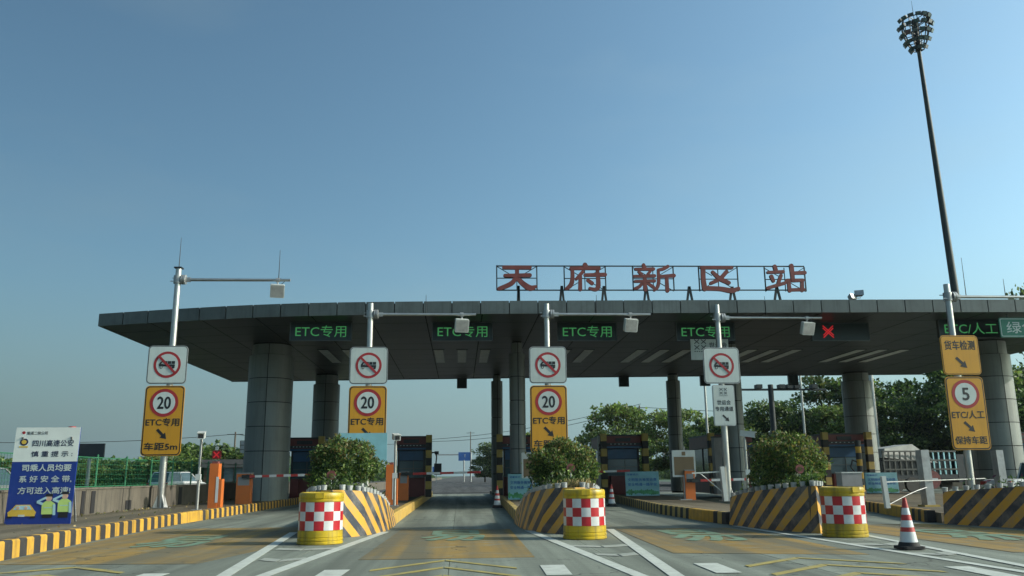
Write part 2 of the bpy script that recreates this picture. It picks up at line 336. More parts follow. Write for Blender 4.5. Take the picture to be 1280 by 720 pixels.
def leaves(name, P, size, mats, up=.3, asp=.45, seed=0, weights=None, tip=None):
    """a mesh of many small folded leaf faces at points P (n,3)"""
    g = np.random.default_rng(seed); n = len(P)
    d = g.normal(size=(n, 3)); d[:, 2] += up; d /= np.linalg.norm(d, axis=1)[:, None]
    e = g.normal(size=(n, 3)); e -= (e*d).sum(1)[:, None]*d; e /= np.linalg.norm(e, axis=1)[:, None]
    s = size*(.45+1.05*g.random(n))[:, None]
    v = np.stack([P, P+d*s*.5+e*s*asp*.5, P+d*s, P+d*s*.5-e*s*asp*.5], 1).reshape(-1, 3)
    me = bpy.data.meshes.new(name); me.vertices.add(4*n); me.vertices.foreach_set('co', v.ravel().astype(np.float32))
    me.loops.add(4*n); me.loops.foreach_set('vertex_index', np.arange(4*n, dtype=np.int32))
    me.polygons.add(n); me.polygons.foreach_set('loop_start', np.arange(0, 4*n, 4, dtype=np.int32))
    for m in mats: me.materials.append(M[m])
    if weights is None: weights = [1/len(mats)]*len(mats)
    mi = g.choice(len(mats), n, p=weights)
    if tip is not None: mi = np.where(tip & (g.random(n) < .28), len(mats)-1, mi)
    me.polygons.foreach_set('material_index', mi.astype(np.int32)); me.update(calc_edges=True); return me

# ================================================================ THE SETTING
gr = MB(); gr.box(-2500, 2500, -200, 4500, -.6, -.09); struct(gr.build('ground', 'grass'), 'flat green verge and fields around the toll plaza')
jb = MB(); jb.box(-14.2, 38, 1, 72, -.08, -.03); struct(jb.build('road_bed', 'joint'), 'dark joint filler between the concrete slabs')
sm = MB(); sm.box(0, 2.64, 0, 4.988, -.05, 0); sm = sm.mesh('slab', 'concrete', False)
road = struct(link('toll_apron', None), 'grey concrete slab roadway in front of and under the toll canopy')
road['kind'] = 'structure'
for i in range(19):
    for j in range(13): link('concrete_slab', sm, road, (-13.4+i*2.65, 2+j*5, random.uniform(-.0015, .0015)))
fr = MB(); fr.box(-9, 38, 72, 4000, -.07, -.005); struct(fr.build('road', 'asphalt'), 'asphalt carriageway running away behind the toll booths')
op = MB(); op.box(-26, -14.21, -20, 600, -.07, .18); struct(op.build('exit_road', 'asphalt'), 'grey road behind the green mesh fence')
def sheet(name, polys, matn, z, label, sm=None):
    b = MB()
    for p in polys: b.slab(p, z-.003, z)
    return struct(b.build(name, matn, smooth=False), label)
def strip(a, b, w):
    a = Vector(a); b = Vector(b); d = (b-a).normalized(); n = Vector((-d.y, d.x))*w/2
    return [tuple(a-n), tuple(b-n), tuple(b+n), tuple(a+n)]
# coloured anti-skid patches
sheet('ochre_patch', [[(-7.72, 14.9), (-4.25, 14.5), (-3.75, 17.3), (-4.15, 21.6), (-4.2, 24.5), (-8.25, 24.5), (-7.95, 19)]], 'ochre', .005, 'worn ochre coating on the leftmost lane beside the striped kerb')
sheet('ochre_patch', [[(-1.68, 14.75), (1.27, 14.75), (1.3, 22.4), (-1.5, 22.8)]], 'ochre', .005, 'worn ochre coating on the lane between the first two planters')
sheet('ochre_patch', [[(3.72, 15.1), (6.85, 14.3), (7.0, 18.5), (6.75, 21.8), (3.95, 21.9)]], 'ochre', .005, 'worn ochre coating on the lane between the middle and third planters')
sheet('ochre_patch', [[(9.35, 14.3), (13.6, 13.8), (12.9, 19.2), (12.3, 22.4), (9.4, 22.2)]], 'ochre', .005, 'worn ochre coating on the lane right of the third planter')
# white gore lines, chevrons in them, dashes, yellow slow-down chevrons
P1, P2, P3 = (-2.9, 20.2), (2.72, 20.4), (8.16, 19.3)
sheet('gore_line', [strip((-4.15, 22.2), (-3.1, 10.2), .2), strip((-1.85, 21.9), (-2.98, 10.2), .2)], 'mark_white', .010, 'white gore lines meeting in front of the leftmost yellow barrel')
sheet('gore_line', [strip((1.72, 21.7), (2.62, 9.5), .2), strip((3.78, 21.8), (2.74, 9.5), .2)], 'mark_white', .010, 'white gore lines meeting in front of the middle yellow barrel')
sheet('gore_line', [strip((7.2, 22.4), (7.72, 10.2), .17), strip((8.98, 19.9), (7.86, 9.6), .17)], 'mark_white', .010, 'white gore lines meeting in front of the barrel with the big cone')
gc = []
for cx, cy in ((-2.97, 17.0), (-2.98, 14.9), (2.72, 16.7), (2.72, 14.9), (8.05, 16.2), (7.98, 14.2)):
    wd = .55 if cy > 16 else .36
    for s in (-1, 1):
        gc.append([(cx+s*.02, cy-.28), (cx+s*wd, cy), (cx+s*wd, cy+.42), (cx+s*.02, cy+.14)])
sheet('gore_chevron', gc, 'mark_worn', .009, 'worn pale chevron bars between the gore lines')
ds = []
for a, b in ((-2.02, 11.9), (1.2, 12.1), (3.55, 12.0), (6.95, 11.0), (-4.6, 11.8), (-7.0, 11.6)):
    for k in range(1): ds.append([(a, b), (a+.36, b), (a+.40, b+1.3), (a+.03, b+1.3)])
for a, b in ((-2.02, 9.2), (1.2, 9.4), (3.5, 9.3)): ds.append([(a, b), (a+.36, b), (a+.40, b+1.3), (a+.03, b+1.3)])
sheet('lane_dash', ds, 'mark_white', .010, 'short white dashes along the lane edges near the camera')
yc = []
for cx, y0, hw, lf in ((-6.0, 14.3, 1.05, .9), (-.23, 14.5, 1.08, 1.35), (5.45, 14.0, 1.2, 1.1), (11.2, 13.6, 1.2, 1.1)):
    for k in range(4):
        y = y0-k*1.08
        for s in (-1, 1): yc.append([(cx+s*.01, y), (cx+s*hw, y-lf), (cx+s*hw, y-lf-.2), (cx+s*.01, y-.2)])
sheet('slow_chevron', yc, 'mark_yellow', .010, 'yellow slow-down chevrons painted across the lanes')
for (cx, cy, s, w_, h_) in ((-.15, 20.3, '易', 1.35, 3.3), (-6.1, 19.6, '易', 1.35, 3.3), (5.3, 19.3, '易', 1.4, 3.4), (11.0, 18.3, '易', 1.4, 3.4)):
    o = text(s, cx, cy, w_, h_, 'mark_teal', None, .0125, .02, 'painted_character', True); struct(o, 'faded teal character painted on the ochre lane coating')

# islands: pavement top with its kerb stones
KS = {}
for nm in ('kerb_yellow', 'kerb_black', 'kerb_ochre'):
    b = MB(); L = .305
    b.add([(0, 0, 0), (L, 0, 0), (L, .22, 0), (0, .22, 0), (0, .015, .29), (L, .015, .29), (L, .04, .32), (0, .04, .32), (0, .22, .32), (L, .22, .32)],
          [(0,1,5,4), (4,5,6,7), (7,6,9,8), (3,8,9,2), (0,4,7,8,3), (1,2,9,6,5), (0,3,2,1)])
    KS[nm] = b.mesh('kerb_stone', nm, False)
def kerb(parent, pts, cols, left=True, solid=None, start=0):
    """stones laid along pts; the face looks to the right of the walking direction"""
    k = start; rest = 0
    for a, b in zip(pts, pts[1:]):
        a = Vector(a); b = Vector(b); d = b-a; L = d.length; d.normalize(); ang = math.atan2(d.y, d.x); t = rest
        while t < L:
            p = a+d*t; nm = cols[k % len(cols)]
            if solid and solid[0] < p.y < solid[1]: nm = 'kerb_yellow'
            link('kerb_stone', KS[nm], parent, (p.x, p.y, 0), (0, 0, ang)); k += 1; t += .31
        rest = t-L
YB = ('kerb_yellow', 'kerb_black')
def island(pts, label, matn='pavement'):
    b = MB(); b.slab(pts, .0, .27); return struct(b.build('pavement', matn, smooth=False), label)
i0 = island([(-8.2, 10), (-8.4, 20.5), (-8.7, 26.3), (-8.62, 34), (-8.55, 75), (-14.1, 75), (-14.1, 6), (-7.9, 6)], 'dusty raised pavement along the left wall')
kerb(i0, [(-7.3, 8), (-7.86, 15.6), (-8.24, 20.5), (-8.5, 26.3), (-8.42, 34), (-8.35, 58)], YB, solid=(27.0, 29.0))
i1 = island([(-4.2, 24), (-2.0, 24), (-2.05, 44), (-2.05, 66), (-5.0, 66), (-5.0, 36)], 'concrete island behind the leftmost planter')
kerb(i1, [(-1.84, 22.9), (-1.86, 30), (-1.86, 60)], ('kerb_yellow', 'kerb_ochre', 'kerb_yellow', 'kerb_ochre'))
kerb(i1, [(-5.2, 60), (-5.2, 36), (-4.35, 24)], YB)
i2 = island([(1.75, 24), (3.6, 24), (5.0, 36), (5.4, 66), (2.3, 66), (2.1, 46), (1.95, 31)], 'concrete island behind the middle planter')
kerb(i2, [(2.25, 60), (2.1, 46), (1.78, 31), (1.6, 24)], ('kerb_ochre', 'kerb_ochre', 'kerb_black', 'kerb_ochre', 'kerb_ochre'))
i3 = island([(7.3, 23.6), (8.9, 23.4), (9.6, 30), (10.9, 46), (11, 66), (9.6, 66), (8.2, 45), (7.4, 34.4), (7.1, 30), (7.25, 25.2)], 'tan pavement island behind the third planter')
kerb(i3, [(9.3, 60), (8.0, 45.2), (7.7, 41.3), (7.2, 34.4), (6.92, 30), (7.05, 25.1), (7.2, 23.4)], ('kerb_black', 'kerb_ochre'), solid=(24.3, 26.4))
i4 = island([(12.8, 22.4), (16, 23), (24, 40), (26, 66), (20, 66), (16.9, 39.8), (14.6, 29.6), (13.6, 25.6)], 'pavement island on the far right behind the long planter')
kerb(i4, [(19.6, 60), (16.7, 39.8), (14.35, 29.6), (13.2, 25.0), (12.72, 23.1)], YB, solid=(25.8, 28.0))

# ================================================================ LEFT WALL, FENCE
wl = thing('retaining_wall', 'stained low concrete wall carrying the green mesh fence on the left', 'wall', (-11.75, 4, 0))
b = MB(); b.box(-.3, 0, 0, 66, -.05, 1.04); b.build('wall_body', 'wall_concrete', wl)
b = MB(); b.box(-.33, .03, 0, 66, 1.043, 1.10); b.build('coping', 'wall_concrete', wl)
for y, wd, z0, z1 in ((21.6, .28, .3, .98), (23.7, .22, .29, 1.0), (24.4, .30, .3, .99), (27.3, .5, .3, .62), (33, .4, .3, 1.0)):
    b = MB(); b.box(.004, .02, y, y+wd, z0, z1); b.build('dark_patch', 'wall_patch', wl)
for k in range(1, 22):
    b = MB(); b.box(.001, .006, k*3-.012, k*3+.012, .28, 1.035); b.build('wall_joint', 'joint', wl)
fe = thing('mesh_fence', 'green wire mesh fence standing on the low concrete wall', 'fence', (-11.9, 4, 1.10))
pm = MB(); pm.tube((0, 0, 0), (0, 0, 1.02), .035, .035, 8); pm.tube((0, 0, 1.02), (0, 0, 1.05), .042, .02, 8); pm = pm.mesh('fence_post', 'fence_green')
pn = MB()
for k in range(6): pn.bar((0, .05, .10+k*.16), (0, 2.45, .10+k*.16), .007)
for k in range(17): pn.bar((0, .06+k*.148, .03), (0, .06+k*.148, .95), .006)
pn.bar((0, .04, .03), (0, 2.46, .03), .03); pn.bar((0, .04, .95), (0, 2.46, .95), .03)
pn = pn.mesh('mesh_panel', 'fence_green', False)
for k in range(25):
    link('fence_post', pm, fe, (0, k*2.5, 0)); link('mesh_panel', pn, fe, (0, k*2.5, 0))

# ================================================================ CANOPY
ZS, ZT = 7.95, 8.5
FX = [-15.95, -11.9, -7.56, -3.7, 2.2, 10.9, 20.2, 36.0]; FY = [37.55, 36.25, 35.1, 34.72, 34.42, 34.12, 33.85, 33.6]
BX = [-15.4, 3.2, 18.0, 36.0]; BY = [59.9, 58.1, 57.2, 56.3]
def yf(x): return float(np.interp(x, FX, FY))
# smooth the front edge
_xs = np.linspace(-17, 37, 400); _k = np.ones(41)/41; _p = np.pad(np.interp(_xs, FX, FY, left=None), 20, mode='edge')
_sm = np.convolve(_p, _k, 'valid')
def yfs(x): return float(np.interp(x, _xs, _sm)) if x > -14 else float(37.55+(x+15.95)*-.32)
def ybk(x): return float(np.interp(x, BX, BY))
can = thing('toll_canopy', 'wide grey metal-clad toll station canopy roof on round clad columns', 'canopy')
X0, X1 = -15.95, 32.05; NP = 40; xs = [X0+i*(X1-X0)/NP for i in range(NP+1)]
b = MB()
fr_ = [(x, yfs(x)+.12) for x in xs]; bk_ = [(x, ybk(x)-.1) for x in xs[::-1]]
fr_[0] = (X0+.1, fr_[0][1]); bk_[-1] = (X0+.35, bk_[-1][1])
b.slab(fr_+bk_, ZS+.04, ZT-.06); b.build('roof_slab', 'joint', can)
for i in range(NP):                         # fascia panels along the curved front
    a = Vector((xs[i]+.02, yfs(xs[i]), 0)); c = Vector((xs[i+1]-.02, yfs(xs[i+1]), 0))
    b = MB(); b.add([(a.x, a.y, ZS), (c.x, c.y, ZS), (c.x, c.y+.1, ZS), (a.x, a.y+.1, ZS), (a.x, a.y, ZT), (c.x, c.y, ZT), (c.x, c.y+.25, ZT), (a.x, a.y+.25, ZT)],
                    [(0,3,2,1), (4,5,6,7), (0,1,5,4), (1,2,6,5), (2,3,7,6), (3,0,4,7)])
    b.build('fascia_panel', 'clad', can, smooth=False)
yy0, yy1 = yfs(X0), ybk(X0)
for k in range(19):                         # fascia panels down the left side
    ya, yb = yy0+(yy1-yy0)*k/19+.012, yy0+(yy1-yy0)*(k+1)/19-.012
    b = MB(); b.box(X0, X0+.1, ya, yb, ZS, ZT); b.build('fascia_panel', 'clad', can, (0, 0, 0), smooth=False)
NC, NR = 20, 12
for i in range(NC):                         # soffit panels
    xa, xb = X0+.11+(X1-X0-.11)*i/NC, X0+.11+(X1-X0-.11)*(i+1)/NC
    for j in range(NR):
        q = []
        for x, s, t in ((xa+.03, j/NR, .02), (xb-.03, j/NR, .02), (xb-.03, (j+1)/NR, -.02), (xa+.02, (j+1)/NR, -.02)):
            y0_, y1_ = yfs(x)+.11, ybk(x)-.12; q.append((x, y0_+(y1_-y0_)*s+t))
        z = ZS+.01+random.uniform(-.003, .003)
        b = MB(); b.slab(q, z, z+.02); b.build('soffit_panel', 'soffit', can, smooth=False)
b = MB(); b.box(X0+.11, X1, 0, .05, 0, .0)
for i in range(NP):                         # back gutter edge
    b = MB(); b.add([(xs[i], ybk(xs[i]), ZS-.03), (xs[i+1], ybk(xs[i+1]), ZS-.03), (xs[i+1], ybk(xs[i+1])-.09, ZS-.03), (xs[i], ybk(xs[i])-.09, ZS-.03),
                     (xs[i], ybk(xs[i]), ZT), (xs[i+1], ybk(xs[i+1]), ZT), (xs[i+1], ybk(xs[i+1])-.09, ZT), (xs[i], ybk(xs[i])-.09, ZT)],
                    [(0,1,2,3), (7,6,5,4), (4,5,1,0), (5,6,2,1), (6,7,3,2), (7,4,0,3)])
    b.build('back_trim', 'clad', can, smooth=False)
for cx in (-6.0, .1, 5.7, 11.1, 17.2, 23.3):
    for dx in (-1.25, 0, 1.25):
        b = MB(); b.box(-.3, .3, -2.6, 2.6, -.03, 0); b.box(-.24, .24, -2.52, 2.52, -.045, -.031, 1)
        b.build('ceiling_light', ['led_frame', 'lamp_strip'], can, (cx+dx, 47.2, ZS+.008), smooth=False)
def column(x, y, r, zc, sect=8):
    """round column wrapped in curved cladding panels"""
    cb = MB(); cb.lathe([(r-.05, -.1), (r-.05, zc-.27), (r-.17, zc-.26), (r-.17, ZS-.22)], 32); co = cb.build('column', 'joint', can, (x, y, .25))
    nz = 6; hs = [(zc-.25)/nz]*nz; z = 0; n = 4; seg = 8
    for h in hs+[ZS-zc-.06]:
        rr = r if z < zc-.3 else r-.12
        pm_ = MB()
        for i in range(seg+1):
            a = .02/r+(2*PI/n-.04/r)*i/seg
            for q, zz in ((rr, .018), (rr, h-.018), (rr-.03, .018), (rr-.03, h-.018)): pm_.v.append((q*math.cos(a), q*math.sin(a), zz))
        for i in range(seg):
            k = i*4; pm_.f += [(k, k+4, k+5, k+1), (k+1, k+5, k+7, k+3), (k+2, k+6, k+4, k)]; pm_.m += [0]*3
        e = seg*4; pm_.f += [(0, 1, 3, 2), (e, e+2, e+3, e+1)]; pm_.m += [0]*2
        me = pm_.mesh('cladding_panel', 'clad_col')
        for i in range(n): link('cladding_panel', me, co, (0, 0, z), (0, 0, i*PI/2+R(-87)))
        z += h
for x, y, r, zc in ((-9.52, 43.0, 1.1, 7.35), (2.86, 42, .4, 7.35), (13.95, 42.5, .48, 7.3), (27.35, 42, 1.14, 7.2),
                    (-8.75, 56, .86, 7.3), (2.45, 56, .38, 7.5), (14.35, 56, .47, 7.5), (26.8, 55.5, .96, 7.35)): column(x, y, r, zc)

# ---- rooftop letters, stroke by stroke
def ribbon(b, pts, y0, y1):
    """one brush stroke: pts (x, z, half width) swept smoothly, round ended"""
    P = []
    for i in range(len(pts)-1):
        p0 = pts[max(i-1, 0)]; p1 = pts[i]; p2 = pts[i+1]; p3 = pts[min(i+2, len(pts)-1)]
        for k in range(5):
            t = k/5; P.append([.5*((2*p1[j])+(p2[j]-p0[j])*t+(2*p0[j]-5*p1[j]+4*p2[j]-p3[j])*t*t+(3*p1[j]-p0[j]-3*p2[j]+p3[j])*t**3) for j in range(3)])
    P.append(list(pts[-1])); n = len(P); L = []; Rr = []
    for i, (x, z, h) in enumerate(P):
        a = P[max(i-1, 0)]; c = P[min(i+1, n-1)]; d = Vector((c[0]-a[0], c[1]-a[1])).normalized(); nn = Vector((-d.y, d.x))
        L.append((x+nn.x*h, z+nn.y*h)); Rr.append((x-nn.x*h, z-nn.y*h))
    for ends in (0, -1):
        b.prism(circ(P[ends][0], P[ends][1], P[ends][2], 12), y0+.0015*(1-ends), y1)
    v = []
    for (a, c) in zip(L, Rr): v += [(a[0], y0, a[1]), (c[0], y0, c[1]), (a[0], y1, a[1]), (c[0], y1, c[1])]
    f = []
    for i in range(n-1):
        k = 4*i; f += [(k, k+1, k+5, k+4), (k+2, k+6, k+7, k+3), (k, k+4, k+6, k+2), (k+1, k+3, k+7, k+5)]
    f += [(0, 2, 3, 1), (4*n-4, 4*n-3, 4*n-1, 4*n-2)]
    b.add(v, f)
CH = {
 '天': [[(.18,.90,.07),(.82,.90,.07)], [(.20,.58,.06),(.82,.60,.07)], [(.50,.88,.07),(.49,.58,.07),(.36,.28,.08),(.06,.07,.07)], [(.50,.52,.07),(.64,.28,.09),(.82,.10,.10),(.96,.16,.05)]],
 '府': [[(.50,1.02,.08),(.53,.92,.08)], [(.16,.88,.06),(.84,.89,.06)], [(.19,.88,.06),(.19,.50,.07),(.15,.24,.08),(.04,.08,.06)], [(.44,.74,.06),(.34,.56,.06),(.28,.46,.05)],
        [(.38,.56,.06),(.37,.06,.07)], [(.50,.62,.06),(.98,.64,.07)], [(.80,.82,.06),(.81,.22,.08),(.74,.06,.07),(.60,.10,.05)], [(.56,.42,.06),(.66,.30,.07)]],
 '新': [[(.26,1.03,.06),(.28,.92,.07)], [(.06,.86,.05),(.50,.87,.06)], [(.14,.76,.05),(.20,.66,.05)], [(.42,.78,.05),(.36,.67,.05)], [(.02,.58,.05),(.52,.60,.06)], [(.04,.38,.05),(.52,.40,.05)],
        [(.28,.58,.06),(.28,.06,.07)], [(.22,.34,.05),(.14,.18,.06),(.03,.10,.05)], [(.36,.30,.05),(.48,.16,.06)], [(.86,.98,.06),(.74,.88,.06),(.62,.84,.05)], [(.62,.84,.05),(.62,.40,.06),(.58,.16,.06),(.50,.04,.05)],
        [(.64,.58,.05),(1.0,.62,.07)], [(.82,.56,.06),(.82,.02,.07)]],
 '区': [[(.06,.94,.06),(.84,.94,.06)], [(.10,.92,.08),(.09,.50,.08),(.11,.10,.09)], [(.10,.12,.08),(.50,.10,.08),(.80,.03,.09),(.98,.12,.06)], [(.34,.76,.06),(.52,.50,.08),(.74,.34,.07)], [(.70,.78,.07),(.52,.50,.07),(.28,.32,.06)]],
 '站': [[(.24,1.0,.07),(.26,.86,.07)], [(.06,.76,.05),(.44,.79,.06)], [(.14,.60,.07),(.18,.42,.06)], [(.38,.64,.06),(.30,.34,.06)], [(.03,.14,.06),(.24,.24,.06),(.46,.34,.06)],
        [(.66,1.03,.08),(.67,.46,.07)], [(.70,.74,.06),(.98,.76,.07)], [(.52,.44,.07),(.92,.46,.06)], [(.56,.42,.06),(.57,.04,.07)], [(.90,.44,.06),(.88,.06,.07)], [(.56,.07,.06),(.92,.09,.06)]],
}
rs = thing('rooftop_letter_sign', 'dull red five-character station name standing on a steel frame on the canopy roof', 'sign', (1.6, 36, ZT))
fz0, fz1 = .82, 1.92; FW = 13.95
b = MB()
for z in (fz0, fz1): b.bar((0, .1, z+.0), (FW, .1, z+.06), .05)
cells = [(0, 1.78), (3.0, 4.85), (6.08, 7.92), (9.08, 10.85), (12.1, 13.95)]
for a, c in cells:
    for x in (a, c): b.bar((x, .1, fz0), (x, .1, fz1+.03), .05)
    mx_, mz = (a+c)/2, (fz0+fz1)/2
    b.bar((a, .13, mz), (c, .13, mz+.01), .035); b.bar((mx_, .13, fz0), (mx_, .13, fz1), .035)
    for x, z in ((a, fz1), (c, fz1), (a, fz0), (c, fz0)): b.bar((x, .16, z), (mx_+(x-mx_)*.3, .16, mz+(z-mz)*.3), .03)
b.build('frame', 'dark_steel', rs, smooth=False)
for k, x in enumerate((.95, 2.87, 4.75, 6.65, 8.6, 10.55, 12.6)):
    p = MB(); s = .0 if k < 1 else .06+k*.02
    p.bar((x-.04-s, .1, -.05), (x, .1, fz0+.2), .09); p.bar((x+.04+s, .1, -.05), (x+.02, .1, fz0+.2), .09); p.bar((x, .8, -.05), (x, .12, fz0+.15), .06)
    p.build('post', 'dark_steel', rs, smooth=False)
for (ch, (a, c)) in zip('天府新区站', cells):
    b = MB()
    for k, st in enumerate(CH[ch]):
        ribbon(b, [(a+(c-a)*x, fz0-.04+(fz1-fz0+.06)*z, h*1.28) for x, z, h in st], -.06+k*.004, .06)
    n = len(b.f)
    o = b.build('character', ['letter_red', 'letter_side'], rs, smooth=False)
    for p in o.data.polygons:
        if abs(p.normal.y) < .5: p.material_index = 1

# ---- LED lane signs under the canopy
def led_sign(x, w_, txt, label, red=False, h=.78, z=7.55, y=36.5):
    t = thing('led_sign', label, 'LED sign', (x, y, z), 0, 'LED lane signs under the canopy')
    b = MB(); b.box(-w_/2, w_/2, 0, .16, -h/2, h/2); b.build('housing', 'led_box', t)
    b = MB()
    for a, c, d, e in ((-w_/2-.03, w_/2+.03, h/2, h/2+.03), (-w_/2-.03, w_/2+.03, -h/2-.03, -h/2), (-w_/2-.03, -w_/2, -h/2, h/2), (w_/2, w_/2+.03, -h/2, h/2)): b.box(a, c, -.03, .16, d, e)
    b.build('frame', 'led_frame', t, smooth=False)
    for s in (-1, 1): b = MB(); b.bar((s*w_*.35, .08, h/2+.02), (s*w_*.35, .08, h/2+.1), .05); b.build('hanger', 'led_frame', t)
    if red:
        b = MB()
        for s in (-1, 1):
            for d in (-.055, .055): b.bar((-.24-d*s*0, -.012-(.002 if s > 0 else 0)-(.004 if d > 0 else 0), -s*.22+d), (.24, -.012-(.002 if s > 0 else 0)-(.004 if d > 0 else 0), s*.22+d), .006, .05)
        b.build('cross', 'led_red', t, (-w_*.22, 0, 0), smooth=False)
    else: text(txt, 0, 0, w_*.84, h*.66, 'led_green', t, -.012, .0)
    return t
led_sign(-6.05, 2.6, 'ETC专用', 'green lit ETC lane sign hanging above the leftmost lane')
led_sign(.1, 2.6, 'ETC专用', 'green lit ETC sign above the second lane, partly behind an antenna box')
led_sign(5.62, 2.6, 'ETC专用', 'green lit ETC sign unobstructed above the middle lane')
led_sign(10.95, 2.6, 'ETC专用', 'green lit ETC sign crossed by a steel pole, white sign below it')
led_sign(17.15, 2.6, '', 'dark lane sign showing a red cross', True)
led_sign(22.7, 2.9, 'ETC/人工', 'green lit sign for the mixed ETC and staffed lane at right', y=35.6)
t = thing('channel_sign', 'green board with white border and characters hung at the canopy right end', 'sign', (24.75, 34.2, 7.35))
b = MB(); b.prism(rrect(0, 0, 3.3, .86, .08), .0, .06, 0); b.prism(rrect(0, 0, 3.22, .78, .07), -.004, 0, 1); b.prism(rrect(0, 0, 3.16, .72, .06), -.008, -.004, 0)
b.build('board', ['sign_green', 'white_sign'], t, smooth=False); text('绿色通道', 0, 0, 2.7, .5, 'white_sign', t, -.011, .01)
for s in (-1, 1): b = MB(); b.bar((s*1.2, .1, .3), (s*1.2, .1, .64), .05); b.build('hanger', 'led_frame', t)

def emblem(parent, cx, cz, s, y):
    """small interlaced grey emblem of four loops over a line of dots"""
    b = MB()
    for dx in (-.28, .28):
        for dz in (-.05, .42):
            for k in (-1, 1):
                b.bar((cx+(dx-.2)*s, y-.001*(k+1), cz+(dz-k*.17)*s), (cx+(dx+.2)*s, y-.001*(k+1), cz+(dz+k*.17)*s), .002, .075*s)
    for i in range(6): b.cbox((cx+(-.45+i*.18)*s, y, cz-.38*s), (.11*s, .002, .07*s))
    return b.build('emblem', 'led_frame', parent, smooth=False)
t = thing('games_lane_sign', 'white board with emblem hanging under the fourth green LED sign', 'sign', (11.05, 36.35, 6.72))
b = MB(); b.box(-.85, .85, 0, .04, -.46, .46); b.build('board', 'white_sign', t)
emblem(t, -.42, .12, .55, -.004); text('世运会', .38, .2, .8, .24, 'black', t, -.004, .02); text('专用通道', .38, -.12, .8, .18, 'black', t, -.004, .02)

# ================================================================ GANTRY POLES WITH SIGNS
def arrow(parent, cx, cz, s, y):
    b = MB(); d = .7071
    pts = [(-.5, .10), (.08, .10), (.08, .27), (.5, 0), (.08, -.27), (.08, -.10), (-.5, -.10)]
    b.prism([(cx+(x*d+z*d)*s, cz+(-x*d+z*d)*s) for x, z in pts], y-.002, y+.001)
    return b.build('arrow', 'black', parent, smooth=False)
def sign_board(parent, cx, cz, w_, h, rim, line, fill, y=-.16, lw=.035, label=None, r=.14, name='sign_panel'):
    b = MB(); b.prism(rrect(cx, cz, w_, h, r), y, y+.03, 0)
    b.prism(rrect(cx, cz, w_-.05, h-.05, r-.02), y-.004, y+.01, 1); b.prism(rrect(cx, cz, w_-.05-2*lw, h-.05-2*lw, r-.04), y-.008, y+.01, 2)
    o = b.build(name, [rim, line, fill], parent, smooth=False)
    if label: o['label'] = label
    bb = MB()
    for z in (cz-h*.3, cz+h*.3): bb.box(cx-w_*.4, cx+w_*.4, y+.031, y+.06, z-.03, z+.03)
    bb.build('stiffener', 'galv', o, smooth=False)
    return o
def no_trucks(root, cx, cz):
    s = sign_board(root, cx, cz, 1.52, 1.5, 'galv', 'black', 'white_sign', lw=.02, label='white square panel with a red no-trucks ring', r=.16)
    y = -.17; b = MB(); b.prism(circ(cx, cz, .52, 36), y-.003, y+.001, 0); b.prism(circ(cx, cz, .42, 36), y-.006, y+.001, 1); b.build('red_ring', ['sign_red', 'white_sign'], s, smooth=False)
    b = MB(); y -= .009
    b.prism([(cx-.30, cz-.07), (cx+.30, cz-.07), (cx+.30, cz+.01), (cx-.30, cz+.01)], y-.002, y+.001)          # chassis
    b.prism([(cx-.31, cz-.068), (cx-.31, cz+.03), (cx-.24, cz+.13), (cx-.15, cz+.13), (cx-.15, cz-.06)], y-.004, y+.001)   # cab
    for k in range(3): b.prism([(cx-.12+k*.145, cz+.025), (cx+.005+k*.145, cz+.025), (cx+.005+k*.145, cz+.14), (cx-.12+k*.145, cz+.14)], y-.002, y+.001)
    for dx in (-.22, .12, .24): b.prism(circ(cx+dx, cz-.10, .055, 14), y-.006, y+.001)
    b.build('truck_symbol', 'black', s, smooth=False)
    b = MB(); b.prism([(cx-.20, cz+.07), (cx-.165, cz+.10), (cx-.165, cz+.03), (cx-.22, cz+.03)], y-.007, y-.002); b.prism(circ(cx-.22, cz-.10, .03, 10), y-.009, y-.002); b.build('truck_window', 'white_sign', s, smooth=False)
    b = MB(); b.bar((cx-.335, y-.012, cz+.335), (cx+.335, y-.012, cz-.335), .004, .09); b.build('red_slash', 'sign_red', s, smooth=False)
def speed_panel(root, cx, cz, num, l1, l2, h=2.68):
    s = sign_board(root, cx, cz, 1.5, h, 'sign_yellow', 'black', 'sign_yellow', lw=.04, label='tall yellow panel with a red ringed speed limit of '+num, r=.16)
    y = -.17; zc = cz+h/2-.66
    b = MB(); b.prism(circ(cx, zc, .54, 36), y-.003, y+.001, 0); b.prism(circ(cx, zc, .42, 36), y-.006, y+.001, 1); b.build('red_ring', ['sign_red', 'white_sign'], s, smooth=False)
    text(num, cx, zc, .5 if len(num) > 1 else .26, .46, 'black', s, y-.009, .035)
    text(l1, cx, cz-.06, 1.26 if len(l1) < 7 else 1.26, .30, 'black', s, y-.002, .028)
    arrow(s, cx, cz-.52, .52, y); text(l2, cx, cz-h/2+.36, 1.24, .29, 'black', s, y-.002, .028)
def antenna_box(root, x, z, tiltz=0):
    b = MB(); b.tube((0, 0, .0), (0, 0, -.18), .03); b.bar((-.08, 0, 0), (.08, 0, 0), .12); b.build('antenna_bracket', 'galv', root, (x, 0, z))
    a = MB(); a.prism(rrect(0, 0, .56, .54, .04), -.10, .10, 0); a.prism(rrect(0, 0, .50, .48, .03), -.106, -.10, 1)
    return a.build('antenna_unit', ['white', 'galv'], root, (x, 0, z-.45), (R(20), 0, R(tiltz+12)))
